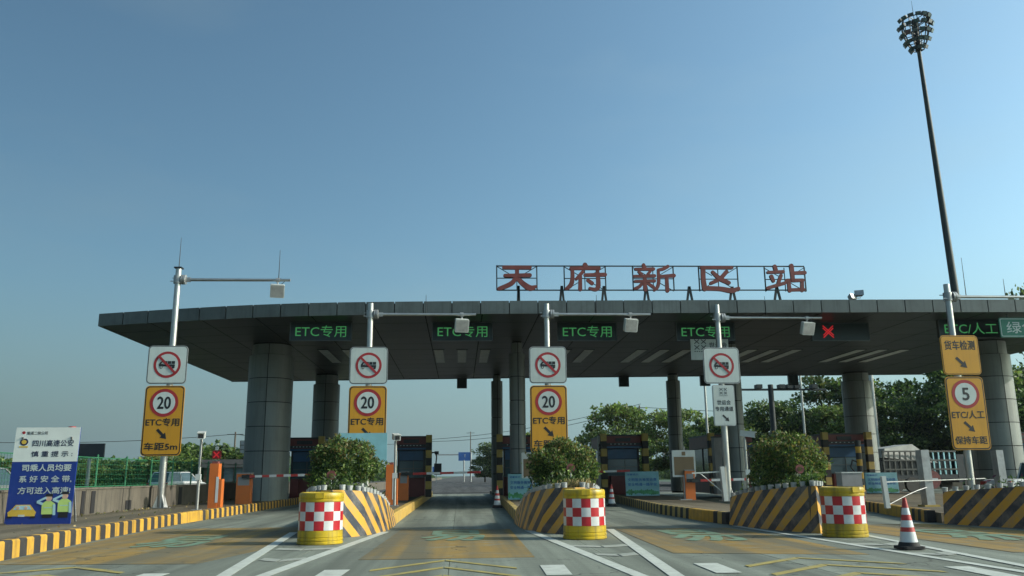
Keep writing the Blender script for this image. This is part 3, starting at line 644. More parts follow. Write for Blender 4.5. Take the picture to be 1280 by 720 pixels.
def gantry(loc, top, armz, arml, box, label, rods=()):
    t = thing('sign_gantry', label, 'sign gantry', loc, 0, 'steel poles with signs and an arm')
    b = MB(); b.tube((0, 0, 0), (0, 0, top-loc[2]), .135, .115, 20); b.build('pole', 'steel', t)
    b = MB(); b.cbox((0, 0, .015), (.6, .6, .03)); b.build('base_plate', 'galv', t)
    for k in range(4):
        g = MB(); g.prism([(.13, .03), (.30, .03), (.13, .5)], -.012, .012); g.build('base_gusset', 'galv', t, (0, 0, 0), (0, 0, k*PI/2+PI/4), smooth=False)
    az = armz-loc[2]
    b = MB(); b.tube((.12, 0, az), (arml, 0, az), .065, .055, 14); b.build('arm', 'steel', t)
    b = MB(); b.tube((0, 0, az-.16), (0, 0, az+.16), .17, .17, 16); b.tube((.15, 0, az), (.22, 0, az), .2, .2, 12); b.tube((.24, 0, az), (.31, 0, az), .2, .2, 12); b.bar((.3, 0, az), (.5, 0, az), .1, .17)
    for s in (-1, 1): b.bar((-.26, s*.12, az+.09*s), (.28, s*.12, az+.09*s), .03)
    b.build('arm_clamp', 'galv', t)
    b = MB(); b.tube((box-.07, 0, az), (box+.07, 0, az), .09, .09, 12); b.build('arm_collar', 'galv', t)
    antenna_box(t, box, az)
    for x, z0, l in rods: b = MB(); b.tube((x, 0, z0-loc[2]), (x, 0, z0-loc[2]+l), .018, .008, 6); b.build('antenna_rod', 'dark_steel', t)
    b = MB(); b.path([(box+.1, 0, az+.07), (box+.28, 0, az-.05), (box+.15, 0, az-.17), (box, 0, az-.2)], .012); b.build('cable', 'black', t)
    return t
g1 = gantry((-11.32, 33.6, .27), 9.6, 9.15, 4.45, 3.95, 'leftmost sign gantry, rising above the canopy edge beside the low wall', ((0, 9.6, 1.3), (3.98, 9.2, 1.2)))
b = MB(); b.cbox((0, 0, 9.36), (.3, .3, .05)); b.build('pole_cap', 'black', g1)
no_trucks(g1, -.10, 5.43); speed_panel(g1, -.10, 3.27, '20', 'ETC专用', '车距5m')
g2 = gantry((-3.66, 34, .27), 8.28, 7.82, 4.3, 3.72, 'sign gantry standing behind the shrub of the leftmost planter', ((2.25, 7.85, .8),))
no_trucks(g2, 0, 5.44); speed_panel(g2, 0, 3.28, '20', 'ETC专用', '车距5m')
g3 = gantry((3.56, 34, .27), 8.28, 7.84, 4.35, 3.5, 'sign gantry behind the middle planter, antenna box beside the green LED sign', ((2.1, 7.87, .8),))
no_trucks(g3, 0, 5.45); speed_panel(g3, 0, 3.28, '20', 'ETC专用', '车距5m')
g4 = gantry((10.80, 34.2, .27), 8.3, 7.75, 4.5, 3.85, 'sign gantry with a narrow white panel below its no-trucks panel', ((2.1, 7.78, .9),))
no_trucks(g4, .0, 5.44)
s = sign_board(g4, .0, 3.80, .92, 1.66, 'galv', 'white_sign', 'white_sign', lw=.02, r=.08, label='narrow white panel with small characters and an arrow')
emblem(s, 0, 4.32, .32, -.175); text('世运会', 0, 3.92, .56, .19, 'black', s, -.171, .02); text('专用通道', 0, 3.66, .74, .19, 'black', s, -.171, .02); arrow(s, .05, 3.28, .36, -.171)
g5 = gantry((19.0, 31, .27), 8.5, 8.0, 5.6, 4.9, 'rightmost sign gantry with two yellow panels in front of the thick column', ((.75, 8.03, 1.55), (2.35, 8.03, .7)))
s = sign_board(g5, .12, 5.42, 1.5, 1.52, 'sign_yellow', 'black', 'sign_yellow', lw=.02, r=.16, label='square yellow panel with an arrow')
text('货车检测', .12, 5.80, 1.2, .36, 'black', s, -.171, .025); arrow(s, .12, 5.12, .56, -.171)
speed_panel(g5, .12, 3.22, '5', 'ETC/人工', '保持车距', 2.74)

# ================================================================ CRASH BARRELS
def barrel(loc, rz, label):
    t = thing('crash_barrel', label, 'crash barrel', loc, rz, 'yellow crash barrels in front of the planters')
    b = MB(); b.lathe([(.455, 0), (.475, .015), (.475, .05), (.462, .06), (.462, .075), (.472, .085), (.472, .12), (.458, .13), (.458, .145), (.466, .155), (.462, .27), (.448, .28), (.448, .855), (.463, .86), (.463, .90), (.455, .91), (.463, .925), (.463, 1.0), (.45, 1.03), (.40, 1.045), (.39, 1.03), (.02, 1.02)], 48)
    b.build('body', 'barrel_yellow', t)
    b = MB(); n = 14; r = .4555
    for j in range(3):
        for i in range(n):
            z0, z1 = .285+j*.188, .285+(j+1)*.188; v = []
            for q in range(5):
                a = 2*PI*(i+q/4)/n
                for z in (z0, z1): v.append((r*math.cos(a), r*math.sin(a), z))
            b.add(v, [(0, 2, 3, 1), (2, 4, 5, 3), (4, 6, 7, 5), (6, 8, 9, 7)], (i+j) % 2)
    b.build('checker_band', ['tape_red', 'tape_white'], t)
    b = MB(); b.box(-.09, .09, -.475, -.44, .93, 1.035); b.build('lid_latch', 'barrel_yellow', t)
    return t
barrel((-2.9, 18.45, .0), R(4), 'yellow barrel with checker band at the nose of the leftmost planter')
barrel((2.72, 18.85, .0), R(-3), 'yellow checkered barrel in front of the middle planter')
barrel((8.30, 18.35, .0), R(14), 'yellow checkered barrel beside the large traffic cone')

# ================================================================ PLANTERS
def planter(loc, left, right, label, pebble=True):
    """left/right: outline away from the nose as (x, y, height)"""
    t = thing('planter', label, 'planter', loc, 0, 'striped planters at the island noses')
    def dens(p):
        out = []
        for a, c in zip(p, p[1:]):
            m = max(3, int(math.hypot(c[0]-a[0], c[1]-a[1])/.1))
            for k in range(m): out.append(tuple(a[j]+(c[j]-a[j])*k/m for j in range(3)))
        return out+[p[-1]]
    tops = []
    for side, s in ((left, -1), (right, 1)):
        P = dens(side); u = 0; b = MB(); uvs = []; ring = []
        for i, (x, y, h) in enumerate(P):
            if i: u += math.hypot(x-P[i-1][0], y-P[i-1][1])
            a = P[max(i-1, 0)]; c = P[min(i+1, len(P)-1)]; d = Vector((c[0]-a[0], c[1]-a[1])).normalized()
            n = Vector((d.y, -d.x))*(-s)     # inward
            if i == 0: n = Vector((0, .9))
            rows = [(x, y, -.02), (x+n.x*.08, y+n.y*.08, h), (x+n.x*.26, y+n.y*.26, h), (x+n.x*.26, y+n.y*.26, 0)]
            ring.append((x+n.x*.17, y+n.y*.17, h, math.atan2(d.y, d.x))); b.v += rows; uvs.append((u, h))
        for i in range(len(P)-1):
            k = 4*i
            for q in range(3):
                f = (k+q, k+4+q, k+5+q, k+1+q); b.f.append(f if s > 0 else f[::-1]); b.m.append(0 if q == 0 else 1)
        me = b.mesh('wall', ['stripes', 'wall_concrete'], True, 40); uvl = me.uv_layers.new(name='UVMap')
        for lp in me.loops:
            vi = lp.vertex_index; uu, h = uvs[vi//4]; uvl.data[lp.index].uv = (uu, 0 if vi % 4 in (0, 3) else h)
        link('wall', me, t)
        tops.append(ring)
        # rim blocks
        acc = .0
        for i in range(1, len(ring)):
            a, c = ring[i-1], ring[i]; L = math.hypot(c[0]-a[0], c[1]-a[1]); acc += L
            if acc >= .215 and c[2] > .5:
                acc = 0; rb = MB(); rb.tube((0, 0, 0), (0, 0, .125), .062, .075, 10); rb.build('rim_block', 'rim_white', t, (c[0], c[1], c[2]-.01), (random.uniform(-.05, .05), random.uniform(-.05, .05), 0))
    def resample(q):
        d = [0]
        for a, c in zip(q, q[1:]): d.append(d[-1]+math.hypot(c[0]-a[0], c[1]-a[1]))
        return [tuple(float(np.interp(d[-1]*k/36, d, [p[j] for p in q])) for j in range(3)) for k in range(37)]
    L = resample(tops[0]); Rr = resample(tops[1]); n = 37; b = MB()
    for i in range(n): b.v += [(L[i][0], L[i][1], L[i][2]-.1), (Rr[i][0], Rr[i][1], Rr[i][2]-.1)]
    for i in range(n-1): b.f.append((2*i, 2*i+1, 2*i+3, 2*i+2)); b.m.append(0)
    b.build('soil', 'soil', t)
    e0, e1 = Vector(L[-1]), Vector(Rr[-1]); b = MB(); hh_ = min(e0.z, e1.z)
    b.bar((e0.x+.05, e0.y-.09, hh_/2-.003), (e1.x-.05, e1.y-.09, hh_/2-.003), .14, hh_-.01); b.build('end_wall', 'wall_concrete', t, smooth=False)
    return t, L, Rr
sideR = [(0, 0, 1.06), (.32, .12, 1.06), (.72, .75, 1.02), (.98, 1.7, .92), (1.1, 2.7, .76), (1.12, 3.8, .55), (1.12, 5.2, .40)]
sideL = [(-x, y, z) for x, y, z in sideR]
pl1, L1, R1 = planter((-2.93, 20.0, 0), sideL, sideR, 'hazard striped planter at left, its rounded nose lit by the sun')
pl2, L2, R2 = planter((2.70, 20.15, 0), sideL, sideR, 'hazard striped planter in the middle, left side in shade')
s3 = [(0, 0, 1.05), (-.12, .25, 1.05), (-.42, 1.0, 1.0), (-.68, 2.0, .93), (-.84, 2.9, .84), (-.90, 3.8, .72)]
r3 = [(0, 0, 1.05), (.3, .28, 1.05), (.62, .8, 1.02), (.82, 1.7, .95), (.88, 2.7, .84), (.9, 3.8, .72)]
pl3, L3, R3 = planter((8.16, 19.3, 0), s3, r3, 'hazard striped planter with a sharp nose, third from the left')
s4 = [(0, 0, 1.14), (-.35, .7, 1.12), (-.9, 1.9, 1.06), (-1.35, 3.0, .98), (-1.75, 4.2, .90), (-2.12, 5.2, .82)]
r4 = [(0, 0, 1.14), (.6, .5, 1.12), (1.3, 1.6, 1.06), (2.0, 3.0, .98), (2.6, 4.5, .9), (2.8, 5.2, .82)]
pl4, L4, R4 = planter((14.8, 16.9, 0), s4, r4, 'long hazard striped planter at the right edge of the view')

# ---- planting
def ball(n, cx, cy, cz, rx, rz, seed, hollow=.45):
    g = np.random.default_rng(seed); d = g.normal(size=(n*2, 3)); d /= np.linalg.norm(d, axis=1)[:, None]
    d = d[d[:, 2] > -.55][:n]; k = len(d)
    lump = 1+.13*np.sin(d[:, 0]*5+seed)*np.cos(d[:, 2]*6+seed*2)+.10*np.sin(d[:, 1]*9+d[:, 0]*6+seed)+.05*np.sin(d[:, 2]*17+d[:, 0]*13)
    r = (hollow+(1-hollow)*g.random(k)**.45)*lump
    r *= 1+.13*(g.random(k) > .96)
    return np.stack([cx+d[:, 0]*r*rx, cy+d[:, 1]*r*rx, cz+d[:, 2]*r*rz], 1), (d[:, 2] > .15) & (r > .88)
def shrub(loc, rx, rz, zc, seed, label, mats, wts):
    t = thing('shrub', label, 'shrub', loc, 0, 'rounded shrubs in the planters')
    P, tip = ball(16000, 0, 0, zc, rx, rz, seed)
    link('foliage', leaves('foliage', P, .072, mats, .35, .42, seed, wts, tip), t)
    g = random.Random(seed); b = MB()
    for k in range(7):
        a = g.uniform(0, 6.28); b.tube((g.uniform(-.05, .05), g.uniform(-.05, .05), 0), (math.cos(a)*rx*.5, math.sin(a)*rx*.5, zc+g.uniform(-.1, .4)), .03, .01, 6)
    b.build('stems', 'bark', t)
    b = MB()
    for k in range(26):     # long shoots sticking out of the top
        a = g.uniform(0, 6.28); q = g.uniform(.2, .9); x, y = math.cos(a)*rx*q, math.sin(a)*rx*q; z = zc+rz*math.sqrt(max(0, 1-q*q))
        b.tube((x*.9, y*.9, z-.1), (x*1.05+g.uniform(-.05, .05), y*1.05, z+g.uniform(.05, .2)), .006, .003, 4)
    b.build('shoots', 'leaf_light', t)['kind'] = 'stuff'
    return t
MS = ['leaf_dark', 'leaf_mid', 'leaf_light', 'leaf_red']
shrub((-2.95, 22.3, .75), .84, .68, .85, 3, 'round glossy shrub with red young shoots in the left planter', MS, [.36, .44, .18, .02])
shrub((2.72, 22.5, .75), .86, .66, .78, 5, 'round dark shrub in the middle planter behind a yellow barrel', MS, [.38, .42, .18, .02])
shrub((8.45, 21.7, .75), .88, .78, .76, 9, 'broad shrub with bronze new leaves in the third planter', MS, [.36, .38, .2, .06])
def cover(L, Rr, loc, seed, label, n, h, mats, wts, i0=3):
    g = np.random.default_rng(seed); P = []
    idx = g.integers(i0, min(len(L), len(Rr))-1, n); f = g.random(n)
    for i, q in zip(idx, f):
        a = np.array(L[i]); c = np.array(Rr[i]); a2 = np.array(L[i+1]); k = g.random()
        p = a+(c-a)*(.06+.88*q)+(a2-a)*k; P.append((loc[0]+p[0], loc[1]+p[1], p[2]-.06+g.random()**1.6*h*(1+.5*math.sin(q*17+i))))
    P = np.array(P); o = link('ground_cover', leaves('ground_cover', P, .10, mats, .6, .35, seed, wts)); tag(o, label, 'ground cover', kind='stuff'); return o
cover(L1, R1, (-2.93, 20.0), 11, 'low dark plants filling the left striped planter', 4500, .34, MS[:3], [.6, .3, .1])
cover(L2, R2, (2.70, 20.15), 12, 'low dark plants filling the middle striped planter', 4500, .34, MS[:3], [.55, .3, .15])
cover(L3, R3, (8.16, 19.3), 13, 'low dark plants filling the third striped planter', 4000, .26, MS[:3], [.65, .28, .07])
cover(L4, R4, (14.8, 16.9), 14, 'sparse purple and green bedding plants in the right planter', 3500, .26, ['leaf_dark', 'leaf_purple', 'leaf_mid', 'white'], [.5, .3, .16, .04])
g_ = np.random.default_rng(4); P = np.stack([2.75+g_.normal(0, .16, 900), 20.75+g_.normal(0, .10, 900), 1.0+g_.random(900)*.10], 1)
tag(link('dry_grass', leaves('dry_grass', P, .16, ['straw'], 1.4, .12, 4)), 'tuft of dry straw coloured grass behind the middle barrel', 'dry grass', kind='stuff')
for i, (x, y, z) in enumerate(((-3.13, 21.25, 1.40), (2.78, 21.4, 1.52), (8.38, 20.75, 1.44))):
    t = thing('round_marker', ('small faded pink round marker in front of the leftmost shrub', 'small faded pink round marker in front of the middle shrub', 'small faded pink round marker in front of the third shrub')[i], 'marker', (x, y, .9), 0, 'faded round markers in the planters')
    b = MB(); b.prism(circ(0, z-.9, .11, 20), -.02, .02); b.build('disc', 'disc_pink', t, smooth=False)
    b = MB(); b.prism(circ(0, z-.9, .055, 14), -.028, -.0205); b.build('centre_spot', 'leaf_red', t, smooth=False)
    b = MB(); b.tube((0, .03, 0), (0, .03, z-.9), .015); b.build('stake', 'galv', t)

# ================================================================ TRAFFIC CONES
def cone(loc, h, label, txt=None):
    t = thing('traffic_cone', label, 'traffic cone', loc, 0, 'red and white traffic cones')
    r0 = h*.20; k = h/.9
    b = MB(); b.prism(rrect(0, 0, .42*k, .42*k, .06), -.05*k, 0); o = b.build('base', 'rubber', t, (0, 0, 0), (R(90), 0, 0), smooth=False)
    o.rotation_euler = (R(-90), 0, 0)
    o.location = (0, 0, .0)
    b = MB(); b.lathe([(.19*k, .05*k), (.165*k, .12*k)], 24); b.build('collar', 'rubber', t)
    zs = [.12, .30, .38, .50, .60, .72, .80, .90]; z0, z1 = .12, .90; b = MB()
    cols = [1, 0, 1, 0, 1, 0, 0]
    for i in range(7):
        ra, rb = [(.155+(.03-.155)*(z-z0)/(z1-z0))*k for z in (zs[i], zs[i+1])]
        b.tube((0, 0, zs[i]*k), (0, 0, zs[i+1]*k), ra, rb, 24, cols[i], cap=(i == 6))
    b.build('cone_body', ['cone_red', 'tape_white'], t)
    if txt:
        for i, chh in enumerate(txt): text(chh, .03, (.60-i*.155)*k, .085*k, .10*k, 'cone_red' if i != 1 else 'cone_red', t, -(.10+i*.026)*k, .02)
    return t
c_ = cone((8.0, 15.15, .012), .88, 'large red and white traffic cone standing on the gore lines')
cone((1.62, 37.2, .0), .92, 'small traffic cone beside the kerb of the middle island')
cone((6.62, 37.4, .0), .92, 'small traffic cone in front of the blue poster board')

# ================================================================ A-BOARD (police notice)
t = thing('notice_board', 'tilted blue and white notice board with two saluting officers and a car', 'notice board', (-10.56, 22.5, .27), 0); t.scale = (1.6/1.32, 1, 2.40/2.22)
hh, ww = 2.22, 1.32; tilt = R(-2)
bd = MB(); bd.box(-ww/2, ww/2, 0, .03, 0, hh); bd = bd.build('panel', 'sign_blue', t, (0, 0, 0), (tilt, 0, 0), smooth=False)
b = MB(); b.box(-ww/2, ww/2, -.004, -.0005, hh*.64, hh); b.build('white_header', 'header_white', bd, smooth=False)
text('蜀道二绕公司', -.22, 2.09, .42, .075, 'black', bd, -.008, .01)
b = MB(); b.prism(circ(-.5, 2.10, .035, 12), -.008, -.004); b.build('company_mark', 'sign_red', bd, smooth=False)
b = MB(); b.prism(circ(-.47, 1.88, .085, 18), -.008, -.004, 0); b.prism(circ(-.47, 1.88, .05, 14), -.011, -.004, 1); b.box(-.56, -.38, -.009, -.004, 1.75, 1.785, 1); b.build('badge', ['navy', 'cartoon_yellow'], bd, smooth=False)
text('四川高速公安', .13, 1.85, .84, .15, 'navy', bd, -.008, .022); text('慎 重 提 示 :', .13, 1.60, .84, .13, 'navy', bd, -.008, .022)
text('司乘人员均要', .06, 1.28, 1.0, .155, 'white_sign', bd, -.008, .03); text('系 好 安 全 带,', .06, 1.02, 1.06, .155, 'white_sign', bd, -.008, .03); text('方可进入高速!', .06, .76, 1.06, .155, 'white_sign', bd, -.008, .03)
b = MB(); b.prism([(-.60, .18), (-.62, .27), (-.55, .33), (-.47, .44), (-.18, .44), (-.10, .33), (-.05, .27), (-.07, .18)], -.007, -.004, 0)
b.prism([(-.52, .33), (-.45, .42), (-.20, .42), (-.14, .33)], -.010, -.004, 1)
for x in (-.42, -.26): b.prism(circ(x, .37, .035, 10), -.013, -.004, 2)
b.box(-.40, -.27, -.010, -.004, .17, .215, 3); b.box(-.62, -.52, -.010, -.004, .14, .18, 4); b.box(-.15, -.05, -.010, -.004, .14, .18, 4)
b.build('cartoon_car', ['cartoon_yellow', 'cloth_blue', 'skin', 'white_sign', 'black'], bd, smooth=False)
for cx, cz in ((.18, 0), (.50, .05)):
    b = MB(); q = cz
    b.prism([(cx-.10, .14+q*0), (cx+.10, .14+q*0), (cx+.09, .28+q), (cx-.09, .28+q)], -.007, -.004, 4)
    b.prism([(cx-.12, .22+q), (cx+.12, .22+q), (cx+.13, .46+q), (cx+.05, .52+q), (cx-.05, .52+q), (cx-.13, .46+q)], -.009, -.004, 0)
    b.prism(ell(cx, .58+q, .062, .07), -.011, -.004, 2); b.prism([(cx-.08, .62+q), (cx+.08, .62+q), (cx+.07, .68+q), (cx-.06, .68+q)], -.014, -.004, 4)
    b.bar((cx-.11, -.012, .45+q), (cx-.23, -.012, .50+q), .004, .055, 1); b.bar((cx-.23, -.0125, .50+q), (cx-.05, -.0125, .60+q), .004, .045, 1)
    b.bar((cx+.12, -.012, .44+q), (cx+.14, -.012, .20+q), .004, .05, 1); b.box(cx-.08, cx+.08, -.0115, -.004, .36+q, .375+q, 1)
    b.build('cartoon_officer', ['hivis', 'cloth_blue', 'skin', 'white_sign', 'black'], bd, smooth=False)
for s in (-1, 1): b = MB(); b.bar((s*.5, .05, hh*.9), (s*.5, .75, .02), .035); b.build('strut', 'galv', t)

# ================================================================ BARRIER GATES, CABINETS, CAMERAS
def boom(parent, L, z, n, ang=0, name='boom'):
    b = MB()
    for k in range(n): b.bar(((L-.3)*k/n, 0, 0), ((L-.3)*(k+1)/n, 0, 0), .05, .10, k % 2)
    return b.build(name, ['cone_red', 'tape_white'], parent, (0, 0, z), (0, R(ang), 0), smooth=False)
def gate(loc, rz, L, label, z=1.15, n=7, ang=-1, w_=.42, h=1.25, mcol='orange'):
    t = thing('barrier_gate', label, 'barrier gate', loc, rz, 'orange barrier gates with red and white booms')
    b = MB(); b.box(-w_/2, w_/2, -.2, .2, 0, h); b.build('cabinet', mcol, t)
    b = MB(); b.box(-w_/2-.01, w_/2+.01, -.21, .21, h+.001, h+.05); b.build('cabinet_lid', 'booth_grey', t)
    b = MB(); b.box(-w_/2+.06, w_/2-.06, -.206, -.201, h*.62, h*.9); b.build('door_plate', 'booth_grey', t)
    b = MB(); b.tube((w_*.3, -.3, z), (w_*.3, .05, z), .09, .09, 12); b.build('hinge', 'dark_steel', t)
    bo = boom(t, L, z, n, ang); bo.location = (w_*.3+(.3 if n < 9 else 0), -.27, z)
    ar = MB(); ar.bar((-.25, 0, 0), (.32, 0, 0), .09, .14); ar.build('boom_arm', 'dark_steel', t, (w_*.3, -.24, z), smooth=False); return t
gate((-9.15, 37.4, .27), 0, 3.0, 'orange gate left of the thick left column, boom across its foot', 1.14, 9, w_=.6)
gate((-2.60, 40.5, .27), 0, 3.45, 'orange gate with its boom down across the second lane', 1.2, 5, w_=.44, ang=-.8)
gate((4.9, 44, .27), 0, 3.7, 'gate behind the middle shrub with its boom across the middle lane', 1.2, 5)
gate((9.75, 36.2, .27), 0, 3.6, 'orange gate behind the white framed brown board', .80, 7, h=1.2)
t = thing('white_rail', 'pale hand rail with an arched brace beside the orange gate', 'rail', (10.1, 34, .27))
b = MB(); b.bar((.5, 0, 0), (.42, 0, 1.35), .22, .16); b.build('post', 'white', t); b = MB(); b.bar((.4, 0, 1.15), (-.8, 0, 1.1), .05); b.build('rail', 'white', t)
b = MB(); b.path([(.4+.0*k-.9*math.sin(k*.25), 0, .35+.75*math.sin(k*.26)) for k in range(7)], .02); b.build('brace', 'white', t)
for loc, h, lab, rl in (((-9.15, 32.9, .27), 1.62, 'tall orange lane machine beside the left camera pole', True), ((-2.75, 34.5, .27), 1.55, 'tall orange lane machine on the island behind the left planter', False)):
    t = thing('lane_machine', lab, 'lane machine', loc, 0, 'tall orange lane machines')
    b = MB(); b.box(-.16, .16, -.2, .2, 0, h); b.build('housing', 'orange', t); b = MB(); b.cbox((0, 0, h+.04), (.22, .26, .08)); b.build('lamp', 'disc_pink', t)
    b = MB(); b.box(.165, .30, -.18, .18, 0, h*.65); b.build('side_box', 'orange', t); b = MB(); b.box(.1, .2, -.206, -.202, .2, h*.7); b.build('label_strip', 'tape_white', t)
def red_cross(loc, label, s=.36):
    t = thing('cross_signal', label, 'signal', loc, 0, 'small red cross signals')
    b = MB(); b.box(-s/2, s/2, 0, .12, -s/2, s/2); b.build('housing', 'sign_red', t)
    b = MB(); b.bar((-s*.33, -.006, -s*.33), (s*.33, -.006, s*.33), .006, .05); b.bar((-s*.33, -.012, s*.33), (s*.33, -.012, -s*.33), .006, .05); b.build('cross', 'led_red', t, smooth=False)
    b = MB(); b.tube((0, .08, -loc[2]+.27), (0, .08, -s/2), .03); b.build('pole', 'galv', t)
    b = MB(); b.cbox((0, .05, s/2+.09), (.12, .12, .16)); b.build('top_lamp', 'white', t)
red_cross((-10.55, 37.9, 2.35), 'small red cross signal above the left orange machine'); 
def cctv(loc, h, label, turn, wide=False):
    t = thing('camera_pole', label, 'camera pole', loc, 0, 'camera poles on the islands')
    b = MB(); b.tube((0, 0, 0), (0, 0, h), .055, .05, 12); b.build('pole', 'steel', t); b = MB(); b.cbox((0, 0, .01), (.28, .28, .02)); b.build('base_plate', 'galv', t)
    c = MB(); L = .55
    c.box(-.12, .12, -L*.7, L*.3, .05, .25, 0); c.box(-.135, .135, -L*.78, L*.3, .251, .275, 0); c.box(-.09, .09, -L*.72, -L*.70, .08, .22, 1)
    c.build('camera_housing', ['white', 'black'], t, (0, 0, h), (R(8), 0, R(turn)), smooth=False)
    b = MB(); b.box(-.09, .09, -.13, -.05, h*.42, h*.42+.2); b.build('junction_box', 'white', t)
    b = MB(); b.path([(.02, -.06, h), (.07, -.09, h*.9), (.055, -.07, h*.6)], .012); b.build('cable', 'black', t)
cctv((-9.24, 31.2, .27), 2.45, 'camera pole on the left pavement beside the wall', 12)
cctv((-2.46, 33.0, .27), 2.42, 'camera pole behind the right side of the left planter', 14)
cctv((11.0, 32.4, .27), 2.42, 'camera pole left of the third shrub with a broad white housing', 65)

def display_board(loc, label, z0=.95, w_=1.0, h=1.12):
    t = thing('display_board', label, 'display board', loc, 0, 'white framed brown boards on posts')
    b = MB(); b.prism(rrect(0, z0+h/2, w_, h, .04), 0, .08, 0); b.prism(rrect(0, z0+h*.41, w_*.86, h*.68, .01), -.006, 0, 1); b.build('panel', ['white', 'brown_screen'], t, smooth=False)
    b = MB(); b.prism(rrect(0, z0+h*.87, .16, .16, .01), -.008, -.001); b.build('mark', 'brown_screen', t, smooth=False)
    b = MB(); b.tube((0, .04, 0), (0, .04, z0), .05); b.build('post', 'white', t); b = MB(); b.cbox((0, .04, .02), (.5, .3, .04)); b.tube((0, .04, .04), (.2, .04, .02), .02); b.build('foot', 'galv', t)
    b = MB(); b.tube((.05, .04, z0+h), (.05, .04, z0+h+.16), .025); b.build('top_stub', 'galv', t)
display_board((9.55, 36.1, .27), 'white framed brown board on a thin post near the orange gate')
display_board((3.25, 38.0, .27), 'white framed brown board half hidden by the middle shrub')
t = thing('display_board', 'pale blue board edge showing behind the leftmost shrub', 'display board', (-3.25, 29.0, .27), 0)
b = MB(); b.prism(rrect(0, 2.05, 1.6, .95, .02), 0, .05); b.build('panel', 'poster_teal', t, smooth=False); b = MB(); b.tube((0, .06, 0), (0, .06, 1.7), .05); b.build('post', 'white', t)
def poster(loc, w_, h, label):
    t = thing('poster_board', label, 'poster board', loc, 0, 'pale blue poster boards leaning at the island ends')
    p = MB(); p.box(-w_/2, w_/2, 0, .03, 0, h); p = p.build('panel', 'poster_teal', t, (0, 0, 0), (R(-5), 0, 0))
    text('温馨提示', -w_*.28, h*.88, w_*.34, h*.08, 'poster_ink', p, -.004, .02); text('文明服务微笑收费', 0, h*.66, w_*.86, h*.13, 'poster_ink', p, -.004, .03); text('安全畅通一路平安', 0, h*.47, w_*.86, h*.13, 'poster_ink', p, -.004, .03)
    b = MB()
    g = random.Random(int(w_*100))
    for k in range(16): x = -w_*.46+k*w_*.06; b.prism(ell(x, h*(.12+.06*g.random()), w_*.04, h*(.05+.08*g.random())), -.006-.0005*k, -.001)
    b.build('picture_strip', 'poster_green', p, smooth=False)
poster((9.42, 44, .27), 1.75, 1.22, 'pale blue poster board behind the small cone in the centre')
poster((2.95, 39.6, .27), 1.45, 1.15, 'pale blue poster board at the foot of the thin centre column')
poster((22.15, 44, .27), 1.75, 1.05, 'pale blue poster board behind the white rail on the right')

# ================================================================ TOLL BOOTHS
def booth(x, label, w_=1.75, y=47.2, posts=(1,), h=3.28):
    t = thing('toll_booth', label, 'toll booth', (x, y, .27), 0, 'dark red toll booths under the canopy')
    b = MB(); b.box(-w_/2, w_/2, 0, 4.2, 0, 1.05); b.build('base', 'booth_red', t)
    for a in (-w_/2, w_/2-.09):
        for yy in (0, 2.05, 4.11): b = MB(); b.box(a, a+.09, yy, yy+.09, 1.052, 2.5); b.build('corner_post', 'booth_dark', t, smooth=False)
    b = MB(); b.box(-w_/2+.10, w_/2-.10, .03, .05, 1.06, 1.9); b.build('window_pane', 'glass', t); b = MB(); b.box(-w_/2+.10, w_/2-.10, .025, .055, 1.93, 2.48); b.build('blue_blind', 'blue_trim', t)
    for s in (-1, 1): b = MB(); b.box(s*(w_/2-.05)-.01, s*(w_/2-.05)+.01, .1, 4.1, 1.06, 2.48); b.build('window_pane', 'glass', t)
    b = MB(); b.box(-w_/2+.1, w_/2-.1, 4.12, 4.15, 1.06, 2.48); b.build('back_wall', 'booth_dark', t)
    b = MB(); b.box(-w_/2-.12, w_/2+.12, -.25, 4.4, 2.502, h-.12); b.build('fascia', 'booth_red', t); b = MB(); b.box(-w_/2-.15, w_/2+.15, -.28, 4.43, h-.118, h-.04); b.build('roof', 'booth_dark', t)
    b = MB(); b.box(-w_/2-.12, w_/2+.12, -.29, -.255, 2.5, 2.62); b.build('fascia_trim', 'blue_trim', t)
    b = MB(); b.cbox((.3, 1.0, 1.28), (.34, .4, .3)); b.build('counter_screen', 'booth_grey', t)
    b = MB(); b.bar((-w_/2+.09, .02, 1.5), (w_/2-.09, .02, 1.5), .04, .035); b.build('window_mullion', 'led_frame', t); b = MB(); b.bar((.12, .018, 1.06), (.12, .018, 1.92), .04, .035); b.build('window_mullion', 'led_frame', t)
    b = MB(); b.box(-w_/2+.16, -w_/2+.62, .10, .14, 1.10, 1.46); b.build('notice_sheet', 'white', t); b = MB(); b.box(-w_/2+.02, w_/2-.02, -.16, -.01, 1.0, 1.06); b.build('sill', 'led_frame', t)
    b = MB(); b.box(-w_/2-.05, w_/2+.05, -.42, -.26, 2.66, 2.78); b.build('light_bar', 'booth_dark', t)
    for k in range(7): b = MB(); b.box(-w_*.40+k*w_*.12, -w_*.40+k*w_*.12+.07, -.428, -.421, 2.70, 2.74); b.build('indicator_lamp', 'white', t)
    b = MB(); b.box(-.42, .42, -.30, -.256, 2.86, 3.06); b.build('lane_plate', 'booth_dark', t)
    b = MB(); b.cbox((-w_*.3, -.2, .55), (.38, .3, .9)); b.build('ticket_cabinet', 'booth_red', t)
    for s in posts:
        p = thing('guard_post', 'banded guard post '+('right' if s > 0 else 'left')+' of the '+label.split(',')[0], 'guard post', (x+s*(w_/2+.23), y-.55, .27), 0, 'banded guard posts at the booths')
        for k in range(8): b = MB(); b.box(-.16, .16, -.16, .16, k*(h/8)+.002, (k+1)*(h/8)); b.build('band', 'kerb_ochre' if k % 2 else 'kerb_black', p, smooth=False)
    return t
booth(-8.55, 'booth behind the thick left column, mostly hidden', 1.5, 48, (1,))
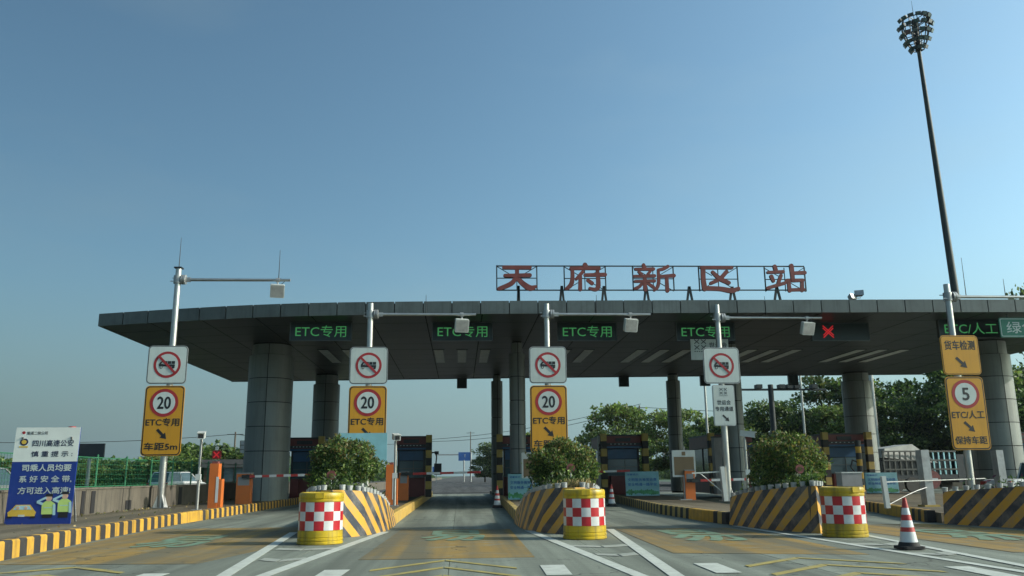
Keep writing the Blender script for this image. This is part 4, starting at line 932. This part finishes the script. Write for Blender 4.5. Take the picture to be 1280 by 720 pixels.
booth(-2.65, 'booth left of the second lane, beside the camera pole', 1.5, 47.2, (1,))
t = thing('lane_camera', 'black camera and box on the right post of the booth by the second lane', 'lane camera', (-1.3, 46.6, .27))
b = MB(); b.path([(-.4, 0, 2.3), (0, 0, 2.35), (.05, 0, 2.1), (.0, 0, 1.6)], .04); b.build('bracket', 'black', t); b = MB(); b.cbox((.12, 0, 1.45), (.4, .3, .6)); b.build('housing', 'black', t); b = MB(); b.cbox((.05, 0, 2.32), (.22, .3, .16)); b.build('lens_box', 'dark_steel', t)
booth(3.3, 'booth behind the thin centre column', 1.8, 47.2, (-1,))
booth(9.05, 'booth in front of the trees, right of centre', 1.85, 47.2, (-1, 1))
b = MB(); tt = thing('white_column_sign', 'narrow white vertical board left of the booth in front of the trees', 'sign', (7.75, 47.0, .27)); b.box(-.13, .13, 0, .05, .2, 3.2); b.build('board', 'white', tt); text('收\n费\n站', 0, 2.4, .14, .7, 'black', tt, -.005, .01)
booth(15.2, 'booth behind the gantry with the narrow panel', 2.1, 47.2, (-1,))
t = thing('service_cabinet', 'pale weathered cabinet with a glass door left of a booth', 'cabinet', (13.9, 44.6, .27)); b = MB(); b.box(-.42, .42, 0, .5, 0, 2.95); b.build('housing', 'booth_grey', t); b = MB(); b.box(-.02, .26, -.012, -.002, .9, 1.9); b.build('glass_door', 'glass', t); b = MB(); b.cbox((0, .25, 2.99), (.9, .56, .06)); b.build('lid', 'booth_dark', t)
booth(21.65, 'booth behind the third shrub, before the sunlit column', 2.05, 47.2, (-1, 1))
booth(32.5, 'booth at the far right beyond the thick column', 2.0, 47.2, (-1,))
t = thing('grey_cabinet', 'grey cabinet behind the barrel with the cone', 'cabinet', (13.35, 28.8, .27)) ; b = MB(); b.box(-.35, .35, -.2, .25, 0, 1.05); b.build('housing', 'booth_grey', t); b = MB(); b.box(-.37, .37, -.22, .27, 1.052, 1.09); b.build('lid', 'white', t)

# ---- right island furniture
t = thing('gate_rail', 'white boom rail between a short white post and a grey post on the right island', 'rail', (13.12, 26.6, .27))
b = MB(); b.bar((-.35, -1.4, 0.02), (-.4, -1.4, .95), .13, .13); b.build('short_post', 'white', t)
b = MB(); b.bar((-.38, -1.4, .78), (4.2, .8, .84), .022, .026); b.build('rail', 'galv', t)
b = MB(); b.path([(-.3+.62*k/1.5, -1.4+.28*k/1.5, .12+.56*math.sin(k*.26)) for k in range(5)], .010); b.build('arched_brace', 'galv', t)
for loc, h, lab in (((14.72, 26.4, .27), 1.75, 'weathered grey post beside the white rail'), ((19.2, 29.5, .27), 1.8, 'weathered grey post right of the rightmost sign gantry')):
    t = thing('grey_post', lab, 'post', loc, 0, 'weathered grey posts on the right island'); b = MB(); b.bar((0, 0, 0), (-.03, 0, h), .34, .26); b.build('post_body', 'galv', t); b = MB(); b.cbox((0, 0, .03), (.5, .42, .06)); b.build('foot', 'kerb_ochre', t)
    b = MB(); b.path([(.1, -.14, h*.9), (.12, -.15, h*.75), (.1, -.14, h*.55)], .015); b.build('cable', 'black', t)
t = thing('warning_lamp', 'round orange lamp on a dark box near the right edge', 'lamp', (18.9, 26.6, .27)); b = MB(); b.prism(rrect(0, 1.5, .46, .46, .03), 0, .12); b.build('housing', 'black', t); b = MB(); b.prism(circ(0, 1.5, .17), -.03, -.001); b.build('lens', 'orange', t, smooth=False); b = MB(); b.tube((0, .06, 0), (0, .06, 1.28), .04); b.build('pole', 'galv', t); b = MB(); b.cbox((0, .06, 1.8), (.14, .1, .12)); b.build('top_lamp', 'white', t)
for x, y, lab in ((16.0, 26.0, 'small faded pink round sign left of the grey post'),):
    t = thing('round_sign', lab, 'sign', (15.6, 27.6, .27)); b = MB(); b.prism(circ(0, .82, .30, 24), 0, .03); b.build('disc', 'disc_pink', t, smooth=False); b = MB(); b.box(-.2, .2, -.006, -.001, .78, .86); b.build('bar', 'tape_white', t); b = MB(); b.tube((0, .04, 0), (0, .04, .8), .025); b.build('stake', 'galv', t)
t = thing('banded_bollard', 'slim black and yellow bollard with a cable before the sunlit column', 'bollard', (17.2, 36, .27))
for k in range(9): b = MB(); b.tube((0, 0, k*.27), (0, 0, (k+1)*.27-.002), .12, .12, 14); b.build('band', 'kerb_yellow' if k % 2 else 'kerb_black', t)
b = MB(); b.path([(-.1, 0, .9), (-.4, 0, 1.3), (-.3, 0, 1.6), (-.1, 0, 1.5)], .03); b.build('cable', 'black', t)

# ---- small dark signal backs hung at the rear edge, lamps on the roof
for i, (x, lab) in enumerate(((.13, 'small dark signal box hanging at the rear canopy edge above the second lane'), (11.2, 'small dark signal box hanging at the rear edge above the centre booth'), (16.75, 'small dark signal box behind the fourth gantry signs'), (22.8, 'small dark signal box hanging in front of the trees'))):
    t = thing('signal_box', lab, 'signal', (x, ybk(x)-.6, 7.93), 0, 'dark signal boxes at the rear canopy edge')
    b = MB(); b.tube((0, 0, .02), (0, 0, -.1), .04); b.build('hanger', 'dark_steel', t); b = MB(); b.box(-.34, .34, -.12, .1, -.72, -.06); b.build('housing', 'led_box', t)
    b = MB(); b.box(-.37, .37, -.2, .12, -.055, -.02); b.build('hood', 'dark_steel', t)
t = thing('roof_floodlight', 'pair of small floodlights on a short post on the canopy roof', 'floodlight', (17.95, 36.4, ZT))
b = MB(); b.tube((0, 0, -.05), (0, 0, .55), .03); b.bar((-.25, 0, .52), (.25, 0, .60), .04); b.build('post', 'galv', t)
for x, z, a in ((-.22, .62, 30), (.24, .78, -25)):
    b = MB(); b.add([(-.2, -.12, -.13), (.2, -.12, -.13), (.2, -.12, .13), (-.2, -.12, .13), (-.11, .12, -.08), (.11, .12, -.08), (.11, .12, .08), (-.11, .12, .08)], [(0,1,2,3), (7,6,5,4), (0,4,5,1), (1,5,6,2), (2,6,7,3), (3,7,4,0)])
    b.build('lamp_head', 'galv', t, (x*.8, 0, z), (R(-20), 0, R(a)), smooth=False)

# ================================================================ HIGH MAST
t = thing('high_mast_light', 'tall dark floodlight mast rising behind the canopy at right', 'light mast', (39.0, 62, 0)); t.rotation_euler = (0, R(-1.35), 0)
HM = 38.3
b = MB(); b.tube((0, 0, 0), (0, 0, 18), .36, .27, 16); b.tube((0, 0, 18), (0, 0, HM), .27, .14, 16); b.build('pole', 'mast_steel', t)
b = MB(); b.tube((0, 0, HM), (0, 0, HM+2.0), .035, .01, 6); b.build('lightning_rod', 'dark_steel', t)
b = MB(); nb = 10
rings = [(.45, HM-2.5), (.75, HM-1.9), (.95, HM-1.2), (1.05, HM-.5), (.95, HM+.2)]
for r_, z in rings:
    for k in range(nb): a, c = 2*PI*k/nb, 2*PI*(k+1)/nb; b.bar((r_*math.cos(a), r_*math.sin(a), z), (r_*math.cos(c), r_*math.sin(c), z), .07)
for k in range(nb):
    a = 2*PI*k/nb
    for (r1, z1), (r2, z2) in zip(rings, rings[1:]): b.bar((r1*math.cos(a), r1*math.sin(a), z1), (r2*math.cos(a), r2*math.sin(a), z2), .06)
    if k % 2 == 0:
        for r1, z1 in rings: b.bar((.15*math.cos(a), .15*math.sin(a), z1), (r1*math.cos(a), r1*math.sin(a), z1), .05)
b.tube((0, 0, HM-2.6), (0, 0, HM+.2), .24, .24, 12)
b.build('lamp_cage', 'dark_steel', t, smooth=False)
fl = MB(); fl.add([(-.28, -.3, -.2), (.28, -.3, -.2), (.28, -.3, .2), (-.28, -.3, .2), (-.16, .12, -.13), (.16, .12, -.13), (.16, .12, .13), (-.16, .12, .13)], [(0,1,2,3), (7,6,5,4), (0,4,5,1), (1,5,6,2), (2,6,7,3), (3,7,4,0)])
fl.box(-.24, .24, -.306, -.301, -.16, .16, 1); fl = fl.mesh('floodlight', ['dark_steel', 'glass'], False)
for lvl, (r_, z) in enumerate(rings):
    for k in range(7):
        a = R(140+k*26+lvl*9); o = link('floodlight', fl, t, (r_*1.12*math.cos(a), r_*1.12*math.sin(a), z+.05), (R(28), 0, a+PI/2), (.78, .78, .78))
# ================================================================ VEHICLES
def car(loc, rz, paint, label, cat='car', pickup=False, L=4.5, W=1.8, Hh=1.62):
    t = thing('parked_car' if not pickup else 'pickup_truck', label, cat, loc, rz)
    # body shell: cross sections along the length (x forward)
    secs = [(-.5, .62, .50, .80), (-.485, .55, .34, .90), (-.44, .5, .27, .97), (-.25, .5, .25, .98), (.15, .5, .25, .98), (.30, .5, .25, .93), (.44, .5, .28, .82), (.49, .56, .36, .70), (.5, .62, .42, .60)]
    b = MB(); n = 10
    for (x, sh, z0, z1) in secs:
        wd = W*(1-.12*max(0, abs(x)-.42)/.08)/2
        for y, z in ((-.86, z0), (-1, z0+.12), (-1, (z0+z1)/2+.05), (-.93, z1), (-.6, z1+.02), (.6, z1+.02), (.93, z1), (1, (z0+z1)/2+.05), (1, z0+.12), (.86, z0)): b.v.append((x*L, y*wd, z))
    for i in range(len(secs)-1):
        for k in range(n): b.f.append((i*n+k, i*n+(k+1) % n, (i+1)*n+(k+1) % n, (i+1)*n+k)); b.m.append(0)
    b.f += [tuple(range(n-1, -1, -1)), tuple(range((len(secs)-1)*n, len(secs)*n))]; b.m += [0, 0]
    b.build('body', paint, t, ang=50)
    x0, x1, x2, x3 = (-.47, -.40, .05, .24) if not pickup else (-.08, -.04, .12, .27)
    def sec(x, z, wd): return [(x*L, -wd, z), (x*L, wd, z)]
    g = MB(); v = sec(x0, .95, W*.45)+sec(x1, Hh-.06, W*.37)+sec(x2, Hh-.04, W*.37)+sec(x3, .95, W*.45)
    g.add(v, [(0, 2, 3, 1), (2, 4, 5, 3), (4, 6, 7, 5), (0, 6, 4, 2), (1, 3, 5, 7), (0, 1, 7, 6)]); g.build('windows', 'glass', t, smooth=False)
    g = MB(); v = sec(x1-.01, Hh-.06, W*.385)+sec(x1+.02, Hh, W*.36)+sec(x2-.02, Hh, W*.36)+sec(x2+.01, Hh-.05, W*.385)
    g.add(v, [(0, 2, 3, 1), (2, 4, 5, 3), (4, 6, 7, 5), (0, 6, 4, 2), (1, 3, 5, 7), (0, 1, 7, 6)]); g.build('roof', paint, t, smooth=False)
    for s in (-1, 1):
        for xa, za, xb, zb in ((x0, .96, x1, Hh-.05), ((x1+x2)/2, .96, (x1+x2)/2, Hh-.04), (x3, .96, x2, Hh-.04)): g = MB(); g.bar((xa*L, s*W*.452, za), (xb*L, s*W*.375, zb), .07, .05); g.build('pillar', paint, t, smooth=False)
    for x in (-.31, .31):
        for s in (-1, 1):
            wv = MB(); wv.tube((0, -.11, 0), (0, .11, 0), .34, .34, 20); wh = wv.build('wheel', 'rubber', t, (x*L, s*(W/2-.10), .34)); wr = MB(); wr.tube((0, -.118, 0), (0, .118, 0), .20, .20, 14); wr.build('rim', 'galv', wh)
    for s in (-1, 1):
        h = MB(); h.box(-.5*L-.01, -.5*L+.16, s*W*.36-.16, s*W*.36+.16, .74, .90); h.build('tail_light', 'sign_red', t); h = MB(); h.box(.5*L-.22, .5*L-.04, s*W*.36-.16, s*W*.36+.16, .60, .72); h.build('headlight', 'white', t)
        h = MB(); h.cbox((x3*L-.1, s*(W/2+.08), 1.0), (.14, .18, .12)); h.build('mirror', paint, t)
    b = MB(); b.box(-.5*L-.015, -.5*L, -.25, .25, .55, .67); b.build('licence_plate', 'blue_trim', t)
    return t
car((-19.7, 62, .19), R(68), 'car_white', 'white hatchback seen over the wall through the green fence')
car((-17.6, 33.0, .19), R(80), 'car_silver', 'grey car at the far left edge behind the notice board')
car((26.3, 37.6, 0), R(14), 'car_white', 'white pickup truck by the thick right column', 'pickup truck', True, L=5.2, Hh=1.75)
t = thing('red_truck_cab', 'dull red lorry top just left of the notice board', 'lorry', (-37.6, 60, .0), R(90))
b = MB(); b.box(-3, 2.2, -1.2, 1.2, .9, 2.55); b.build('cargo_box', 'cone_red', t); b = MB(); b.add([(2.3, -1.15, .6), (4.0, -1.15, .6), (4.0, -1.15, 1.5), (3.7, -1.15, 2.4), (2.3, -1.15, 2.4), (2.3, 1.15, .6), (4.0, 1.15, .6), (4.0, 1.15, 1.5), (3.7, 1.15, 2.4), (2.3, 1.15, 2.4)], [(0,1,2,3,4), (9,8,7,6,5), (0,5,6,1), (1,6,7,2), (2,7,8,3), (3,8,9,4), (4,9,5,0)]); b.build('cab', 'car_dark', t)
for x in (-2, -.8, 3.2):
    for s in (-1, 1): b = MB(); b.tube((x, s*1.0, .5), (x, s*1.25, .5), .5, .5, 18); b.build('wheel', 'rubber', t)
t = thing('stake_truck', 'loaded stake bed lorry with grey tarpaulin behind the right booths', 'lorry', (31.5, 58, 0), R(12))
b = MB(); b.box(-3.4, 2.6, -1.2, 1.2, .85, 1.15); b.build('bed', 'car_dark', t); b = MB(); b.box(-3.3, 2.4, -.9, 1.1, 1.153, 2.2); b.build('cargo', 'car_dark', t)
for k in range(14):
    x = -3.35+k*.45; b = MB(); b.bar((x, -1.22, 1.15), (x, -1.22, 2.75), .10, .06); b.build('stake', 'dark_steel' if k < 9 else 'poster_teal', t)
for z in (1.5, 2.1, 2.7):
    b = MB(); b.bar((-3.4, -1.26, z), (2.6, -1.26, z), .04, .10); b.build('rail', 'dark_steel', t)
b = MB(); b.add([(-3.2, -1.1, 2.3), (1.2, -1.1, 1.9), (1.2, 1.1, 1.9), (-3.2, 1.1, 2.3), (-2.9, -.9, 2.9), (-.6, -.85, 3.2), (-.6, .85, 3.2), (-2.9, .9, 2.9), (.9, -.8, 2.1), (.9, .8, 2.1)], [(0,1,8,5,4), (4,5,6,7), (5,8,9,6), (1,2,9,8), (2,3,7,6,9), (3,0,4,7), (0,3,2,1)]); b.build('tarpaulin_load', 'tarp', t, smooth=False)
b = MB(); b.add([(2.7, -1.15, .6), (4.6, -1.15, .6), (4.6, -1.15, 1.6), (4.3, -1.15, 2.5), (2.7, -1.15, 2.5), (2.7, 1.15, .6), (4.6, 1.15, .6), (4.6, 1.15, 1.6), (4.3, 1.15, 2.5), (2.7, 1.15, 2.5)], [(0,1,2,3,4), (9,8,7,6,5), (0,5,6,1), (1,6,7,2), (2,7,8,3), (3,8,9,4), (4,9,5,0)]); b.build('cab', 'car_dark', t); b = MB(); b.box(3.3, 4.1, -1.165, -1.152, 1.65, 2.3); b.build('window_pane', 'glass', t)
for x in (-2.4, -1.2, 3.6):
    for s in (-1, 1): b = MB(); b.tube((x, s*1.0, .5), (x, s*1.22, .5), .5, .5, 18); b.build('wheel', 'rubber', t)

# ================================================================ FAR THINGS
t = thing('brown_building', 'low brown building with a flat grey roof beyond the wall', 'building', (-17.9, 67, 0))
b = MB(); b.box(-1.6, 1.5, 0, 4, 0, 2.15); b.build('wall', 'brick_brown', t); b = MB(); b.box(-1.75, 1.65, -.2, 4.2, 2.151, 2.75); b.build('roof', 'roof', t)
for x in (-1.2, -.1, .7): b = MB(); b.box(x, x+.7, -.03, -.002, 1.1, 2.1); b.build('window', 'glass', t)
t = thing('billboard_frame', 'dark lattice billboard frame left of the thick left column', 'billboard', (-21.8, 92, 0))
b = MB()
for k in range(6): b.bar((-1.4+k*.56, 0, 3.4), (-1.4+k*.56, 0, 5.2), .06); 
for k in range(5): b.bar((-1.4, 0, 3.4+k*.45), (1.4, 0, 3.4+k*.45), .06)
b.build('lattice', 'mast_steel', t, smooth=False); b = MB(); b.box(-1.4, 1.4, .05, .12, 3.45, 5.15); b.build('backing', 'car_silver', t)
for s in (-1, 1): b = MB(); b.tube((s, .1, 0), (s, .1, 3.5), .12); b.build('leg', 'galv', t)
t = thing('dark_billboard', 'dark billboard back seen above the notice board shoulder', 'billboard', (-25.2, 60, 0))
b = MB(); b.box(-.95, .95, 0, .15, 2.75, 3.75); b.build('panel', 'car_dark', t); b = MB(); b.tube((0, .1, 0), (0, .1, 2.8), .12); b.build('leg', 'galv', t)
t = thing('barrier_lamp', 'short post with a red and white lamp behind the notice board', 'lamp', (-11.05, 25.0, .27)); b = MB(); b.tube((0, 0, 0), (0, 0, 2.35), .05); b.build('pole', 'galv', t); b = MB(); b.tube((0, 0, 2.36), (0, 0, 2.56), .10); b.build('lamp', 'cone_red', t)
def upole(x, y, h, label, arms=2):
    t = thing('utility_pole', label, 'utility pole', (x, y, 0), 0, 'utility poles far behind')
    b = MB(); b.tube((0, 0, 0), (0, 0, h), .17, .11, 10); b.build('pole', 'wall_concrete', t)
    for k in range(arms): b = MB(); b.bar((-1.1+.2*k, 0, h-.35-k*.9), (1.1-.2*k, 0, h-.35-k*.9), .1); b.build('crossarm', 'dark_steel', t)
upole(25.7, 120, 11.0, 'utility pole above the trees right of centre'); upole(-31.0, 120, 7.6, 'utility pole left of the thick left column', 1); upole(-6, 150, 7.5, 'faint utility pole beyond the second lane', 1); upole(2.9, 230, 13, 'thin distant pylon beside the blue road sign', 1)
def wire(a, c, sag, label):
    pts = []; 
    for k in range(17): u = k/16; p = Vector(a).lerp(Vector(c), u); p.z -= sag*4*u*(1-u); pts.append(p)
    b = MB(); b.path(pts, .035, 4); o = b.build('overhead_wire', 'dark_steel'); tag(o, label, 'wire', 'overhead wires')
wire((-6, 150, 7.3), (25.6, 120, 10.7), 1.2, 'lower wire sagging between the booths'); wire((-6.5, 150, 7.6), (25.9, 120, 11.2), .9, 'upper wire sagging between the booths'); wire((26.5, 120, 10.7), (90, 118, 12), 1.5, 'wire running right from the tall utility pole'); wire((-31, 120, 7.3), (-70, 110, 6.5), .8, 'wire running left from the left utility pole'); wire((-31, 120, 7.3), (-6, 150, 7.3), 1.0, 'wire passing behind the thick left column')
t = thing('sign_gantry_far', 'distant blue road sign on a cantilever arm beyond the booths', 'road sign', (2.3, 200, 0))
b = MB(); b.tube((-1.3, 0, 0), (-1.3, 0, 5.0), .15); b.tube((.3, 0, 0), (.3, 0, 6.8), .15); b.build('pole', 'galv', t); b = MB(); b.bar((-8, .1, 6.2), (0, .1, 6.2), .3); b.build('arm', 'galv', t)
b = MB(); b.box(-2.6, .4, -.1, 0, 4.8, 6.75, 1); b.build('panel', ['white_sign', 'far_blue'], t, smooth=False); text('T', -1.1, 5.9, .4, .6, 'white_sign', t, -.12, .03, 'symbol')
t = thing('small_blue_sign', 'tiny blue sign left of the distant gantry', 'road sign', (-5.1, 190, 0)); b = MB(); b.box(-.9, .9, 0, .1, 1.9, 3.4); b.build('panel', 'far_blue', t); b = MB(); b.tube((0, .1, 0), (0, .1, 2), .1); b.build('pole', 'galv', t)
t = thing('white_billboard', 'tiny pale billboard beyond the second lane', 'billboard', (-7.6, 180, 0)); b = MB(); b.box(-1.4, 1.4, 0, .2, 3.0, 4.8); b.build('panel', 'white', t); b = MB(); b.tube((0, .15, 0), (0, .15, 3), .2); b.build('leg', 'galv', t)
t = thing('rear_camera_gantry', 'dark camera gantry with a long crossbar behind the canopy', 'camera gantry', (28.2, 75, 0))
b = MB(); b.tube((0, 0, 0), (0, 0, 9.2), .28, .24, 12); b.build('pole', 'dark_steel', t); b = MB(); b.bar((-3.4, 0, 8.75), (5.1, 0, 8.75), .18); b.build('crossbar', 'dark_steel', t)
for x in (-1.2, .9, 1.6, 2.3, 3.9): b = MB(); b.cbox((x, -.2, 9.0), (.5, .8, .35)); b.build('camera', 'dark_steel', t, (0, 0, 0), (0, 0, 0))
for x, lab in ((23.6, 'thin pale lamp pole behind the canopy left of the narrow panel'), (33.1, 'thin pale lamp pole in front of the dark trees'), (40.2, 'thin pale lamp pole right of the sunlit column')):
    t = thing('lamp_pole', lab, 'lamp pole', (x, 80, 0), 0, 'thin lamp poles behind the canopy'); b = MB(); b.tube((0, 0, 0), (0, 0, 13), .13 if x < 38 else .22, .10 if x < 38 else .2, 10); b.build('pole', 'steel', t); b = MB(); b.bar((0, 0, 13), (0, -1.6, 13.2), .1); b.build('arm', 'steel', t)
b = MB(); b.box(24, 60, 66, 66.3, 0, 1.0); tag(b.build('low_barrier', 'wall_concrete'), 'low concrete barrier behind the right booths', 'barrier')
b = MB(); b.box(-8.5, -8.2, 70, 400, 0, .8); tag(b.build('median_barrier', 'wall_concrete'), 'low concrete barrier running away left of the road', 'barrier')

# ================================================================ TREES
def tree_meshes(seed, h, r, n, mats, wts, leaf, clumps):
    g = np.random.default_rng(seed); rn = random.Random(seed); tr = MB()
    tr.tube((0, 0, 0), (.1, 0, h*.35), h*.028, h*.02, 9); tr.tube((.1, 0, h*.35), (0, .1, h*.75), h*.02, h*.008, 8)
    P = []
    for k in range(clumps):
        a = rn.uniform(0, 6.283); zz = rn.uniform(.22, .97); prof = math.sin(min(1, (zz-.12)/.88)*PI*.92)**.6
        q = r*prof*rn.uniform(.35, 1.0); c = np.array((math.cos(a)*q, math.sin(a)*q, h*zz)); cr = r*rn.uniform(.16, .34)
        s0 = rn.uniform(.25, .7)*zz
        tr.tube((.1*min(1, s0*2), 0, h*max(.2, s0)), tuple(c), h*.007, h*.002, 5)
        m = int(n/clumps*(.6+.8*rn.random())); d = g.normal(size=(m, 3)); d /= np.linalg.norm(d, axis=1)[:, None]
        rr = cr*(g.random(m)**.4)[:, None]; pts = c+d*rr*np.array((1.25, 1.25, .72)); P.append(pts)
    P = np.concatenate(P); return tr.mesh('trunk', 'bark'), leaves('crown', P, leaf, mats, .1, .7, seed, wts)
TM = [tree_meshes(21, 10, 4.2, 13000, ['leaf_dark', 'leaf_mid', 'leaf_light'], [.4, .38, .22], .32, 46),
      tree_meshes(22, 10, 4.8, 13000, ['leaf_dark', 'leaf_mid', 'leaf_light'], [.5, .34, .16], .32, 54),
      tree_meshes(23, 10, 4.4, 9000, ['leaf_mid', 'leaf_light', 'leaf_olive'], [.45, .3, .25], .34, 40),
      tree_meshes(24, 10, 3.4, 5200, ['leaf_mid', 'leaf_dark', 'leaf_olive'], [.4, .35, .25], .30, 26)]
def tree(x, y, h, k, label, wide=1., grp='trees behind the toll plaza'):
    t = thing('tree', label, 'tree', (x, y, -.05), random.uniform(0, 6.28), grp); s = h/10; t.scale = (s*wide, s*wide, s)
    link('trunk', TM[k][0], t); link('crown', TM[k][1], t); return t
TR = [ (17.5, 112, 7.0, 3, 'sparse flat topped tree left of the utility pole', 1.2), (22, 116, 10.6, 2, 'spreading layered tree below the utility pole', 1.15), (28.5, 112, 9.6, 2, 'layered tree right of the utility pole', 1.1), (32.5, 105, 8.2, 0, 'rounded tree left of the thin rear column', 1.1),
       (20, 100, 6.2, 0, 'low bushy tree behind the centre booth', 1.2), (27, 98, 6.0, 1, 'low dark tree right of the centre booth', 1.2),
       (37.5, 110, 8.6, 2, 'bright tree between the thin rear column and the signs', 1.2), (36.5, 95, 9.2, 1, 'dark round tree behind the narrow white panel', 1.0), (41, 102, 8.2, 0, 'mid green tree right of the narrow white panel', 1.1),
       (43.0, 96, 12.5, 3, 'airy tall tree with sky between its branches', 1.1), (39.5, 88, 8.2, 2, 'light leafy tree behind the camera gantry', 1.2), (47.5, 92, 11.2, 1, 'dark tree left of the sunlit column', 1.1), (44, 84, 8.4, 1, 'dense dark tree above the third shrub', 1.1),
       (50.5, 84, 12.2, 0, 'tall tree right behind the sunlit column', 1.0), (54, 84, 11.6, 2, 'sunlit light green tree left of the yellow panels', 1.05), (49, 76, 8.6, 1, 'dark tree above the stake bed lorry', 1.2), (58.5, 84, 12.0, 1, 'dark tree behind the yellow panels', 1.0),
       (55, 74, 8.0, 0, 'low tree behind the yellow panels', 1.1), (62, 78, 11.5, 0, 'tree behind the thick right column', 1.1), (69.5, 92, 22.0, 1, 'very tall tree showing above the canopy at the right edge', .55), (66, 72, 10.5, 2, 'light tree at the right edge below the canopy', 1.1), (70, 80, 12, 1, 'dark tree at the far right', 1.1),
       (12.8, 150, 8.5, 0, 'faint rounded tree left of the centre booth', 1.2), (8.7, 190, 8.4, 1, 'distant tree at the end of the second lane', 1.3), (5.6, 190, 5.6, 0, 'distant low tree nearest the far blue sign', 1.3), (15.5, 125, 5.2, 0, 'low tree at the left of the centre booth', 1.3)]
for x, y, h, k, lab, wd in TR: tree(x, y, h, k, lab, wd)
BM = [tree_meshes(31, 10, 7.5, 7000, ['leaf_mid', 'leaf_olive', 'leaf_light'], [.5, .3, .2], .75, 34), tree_meshes(32, 10, 8.5, 7000, ['leaf_dark', 'leaf_mid', 'leaf_light'], [.4, .4, .2], .75, 38)]
TM += BM
BS = [(-35, 75, 3.2, 'left of the notice board'), (-31.5, 78, 2.9, 'behind the dark billboard'), (-28.6, 72, 2.7, 'just right of the dark billboard'), (-26, 76, 3.0, 'above the first fence posts'), (-23.6, 73, 3.2, 'left of the leftmost gantry pole'), (-21.6, 70, 2.8, 'directly behind the leftmost gantry pole'), (-22.6, 74, 2.9, 'behind the white hatchback'), (-26.5, 72, 2.6, 'low behind the fence'), (-30.0, 71, 2.4, 'low near the notice board'), (-19.8, 86, 2.6, 'between the brown building and the thick column'), (-40, 72, 3.3, 'at the far left edge'), (-27.8, 95, 4.6, 'highest one left of the gantry'), (-22.6, 95, 4.3, 'right of the leftmost yellow panel')]
for i, (x, y, h, d) in enumerate(BS): o = tree(x, y, h, 4+i % 2, 'rounded green bush beyond the mesh fence, '+d, 1.3, 'bushes beyond the fence'); o.name = 'bush'; o['category'] = 'bush'
# far hedge line and grass tufts
g_ = np.random.default_rng(8); n = 14000
P = np.stack([g_.uniform(-120, 130, n), g_.uniform(225, 300, n), g_.random(n)**1.5*3.4*(1+.4*np.sin(np.linspace(0, 90, n)))], 1); P = P[(P[:, 0] < -9) | (P[:, 0] > 13)]
tag(link('distant_woods', leaves('distant_woods', P, 1.8, ['leaf_far', 'leaf_mid'], .1, .8, 8)), 'hazy low wood along the horizon', 'wood', kind='stuff')
n = 5000; P = np.stack([g_.uniform(-12.9, -12.0, n), g_.uniform(8, 66, n), np.full(n, .0)], 1)
tag(link('verge_grass', leaves('verge_grass', P+np.array((-2.0, 0, -.08)), .28, ['grass', 'leaf_olive'], 1.6, .15, 3)), 'rough grass behind the low wall', 'grass', kind='stuff')
g_ = np.random.default_rng(18); n = 700; P = np.stack([g_.uniform(-11.7, -8.8, n), g_.uniform(12, 46, n), np.full(n, .271)], 1)
P[:, 0] = np.where(g_.random(n) < .6, -11.7+g_.random(n)**2*.5, P[:, 0])
tag(link('litter_leaves', leaves('litter_leaves', P, .07, ['straw', 'leaf_red', 'leaf_olive'], .05, .6, 5)), 'dry fallen leaves scattered on the left pavement', 'fallen leaves', kind='stuff')

# ================================================================ HAZE
hb = bpy.data.materials.new('haze'); hb.use_nodes = True; n = hb.node_tree.nodes; n.remove(n['Principled BSDF'])
v = n.new('ShaderNodeVolumePrincipled'); v.inputs['Color'].default_value = (.75, .85, .9, 1); v.inputs['Density'].default_value = .00012; v.inputs['Anisotropy'].default_value = .2
hb.node_tree.links.new(v.outputs[0], n['Material Output'].inputs['Volume']); M['haze'] = hb
b = MB(); b.box(-140, 170, -15, 420, -1.6, 44); o = b.build('haze', 'haze', smooth=False); tag(o, 'thin pale haze over the whole toll plaza', 'haze', kind='stuff')
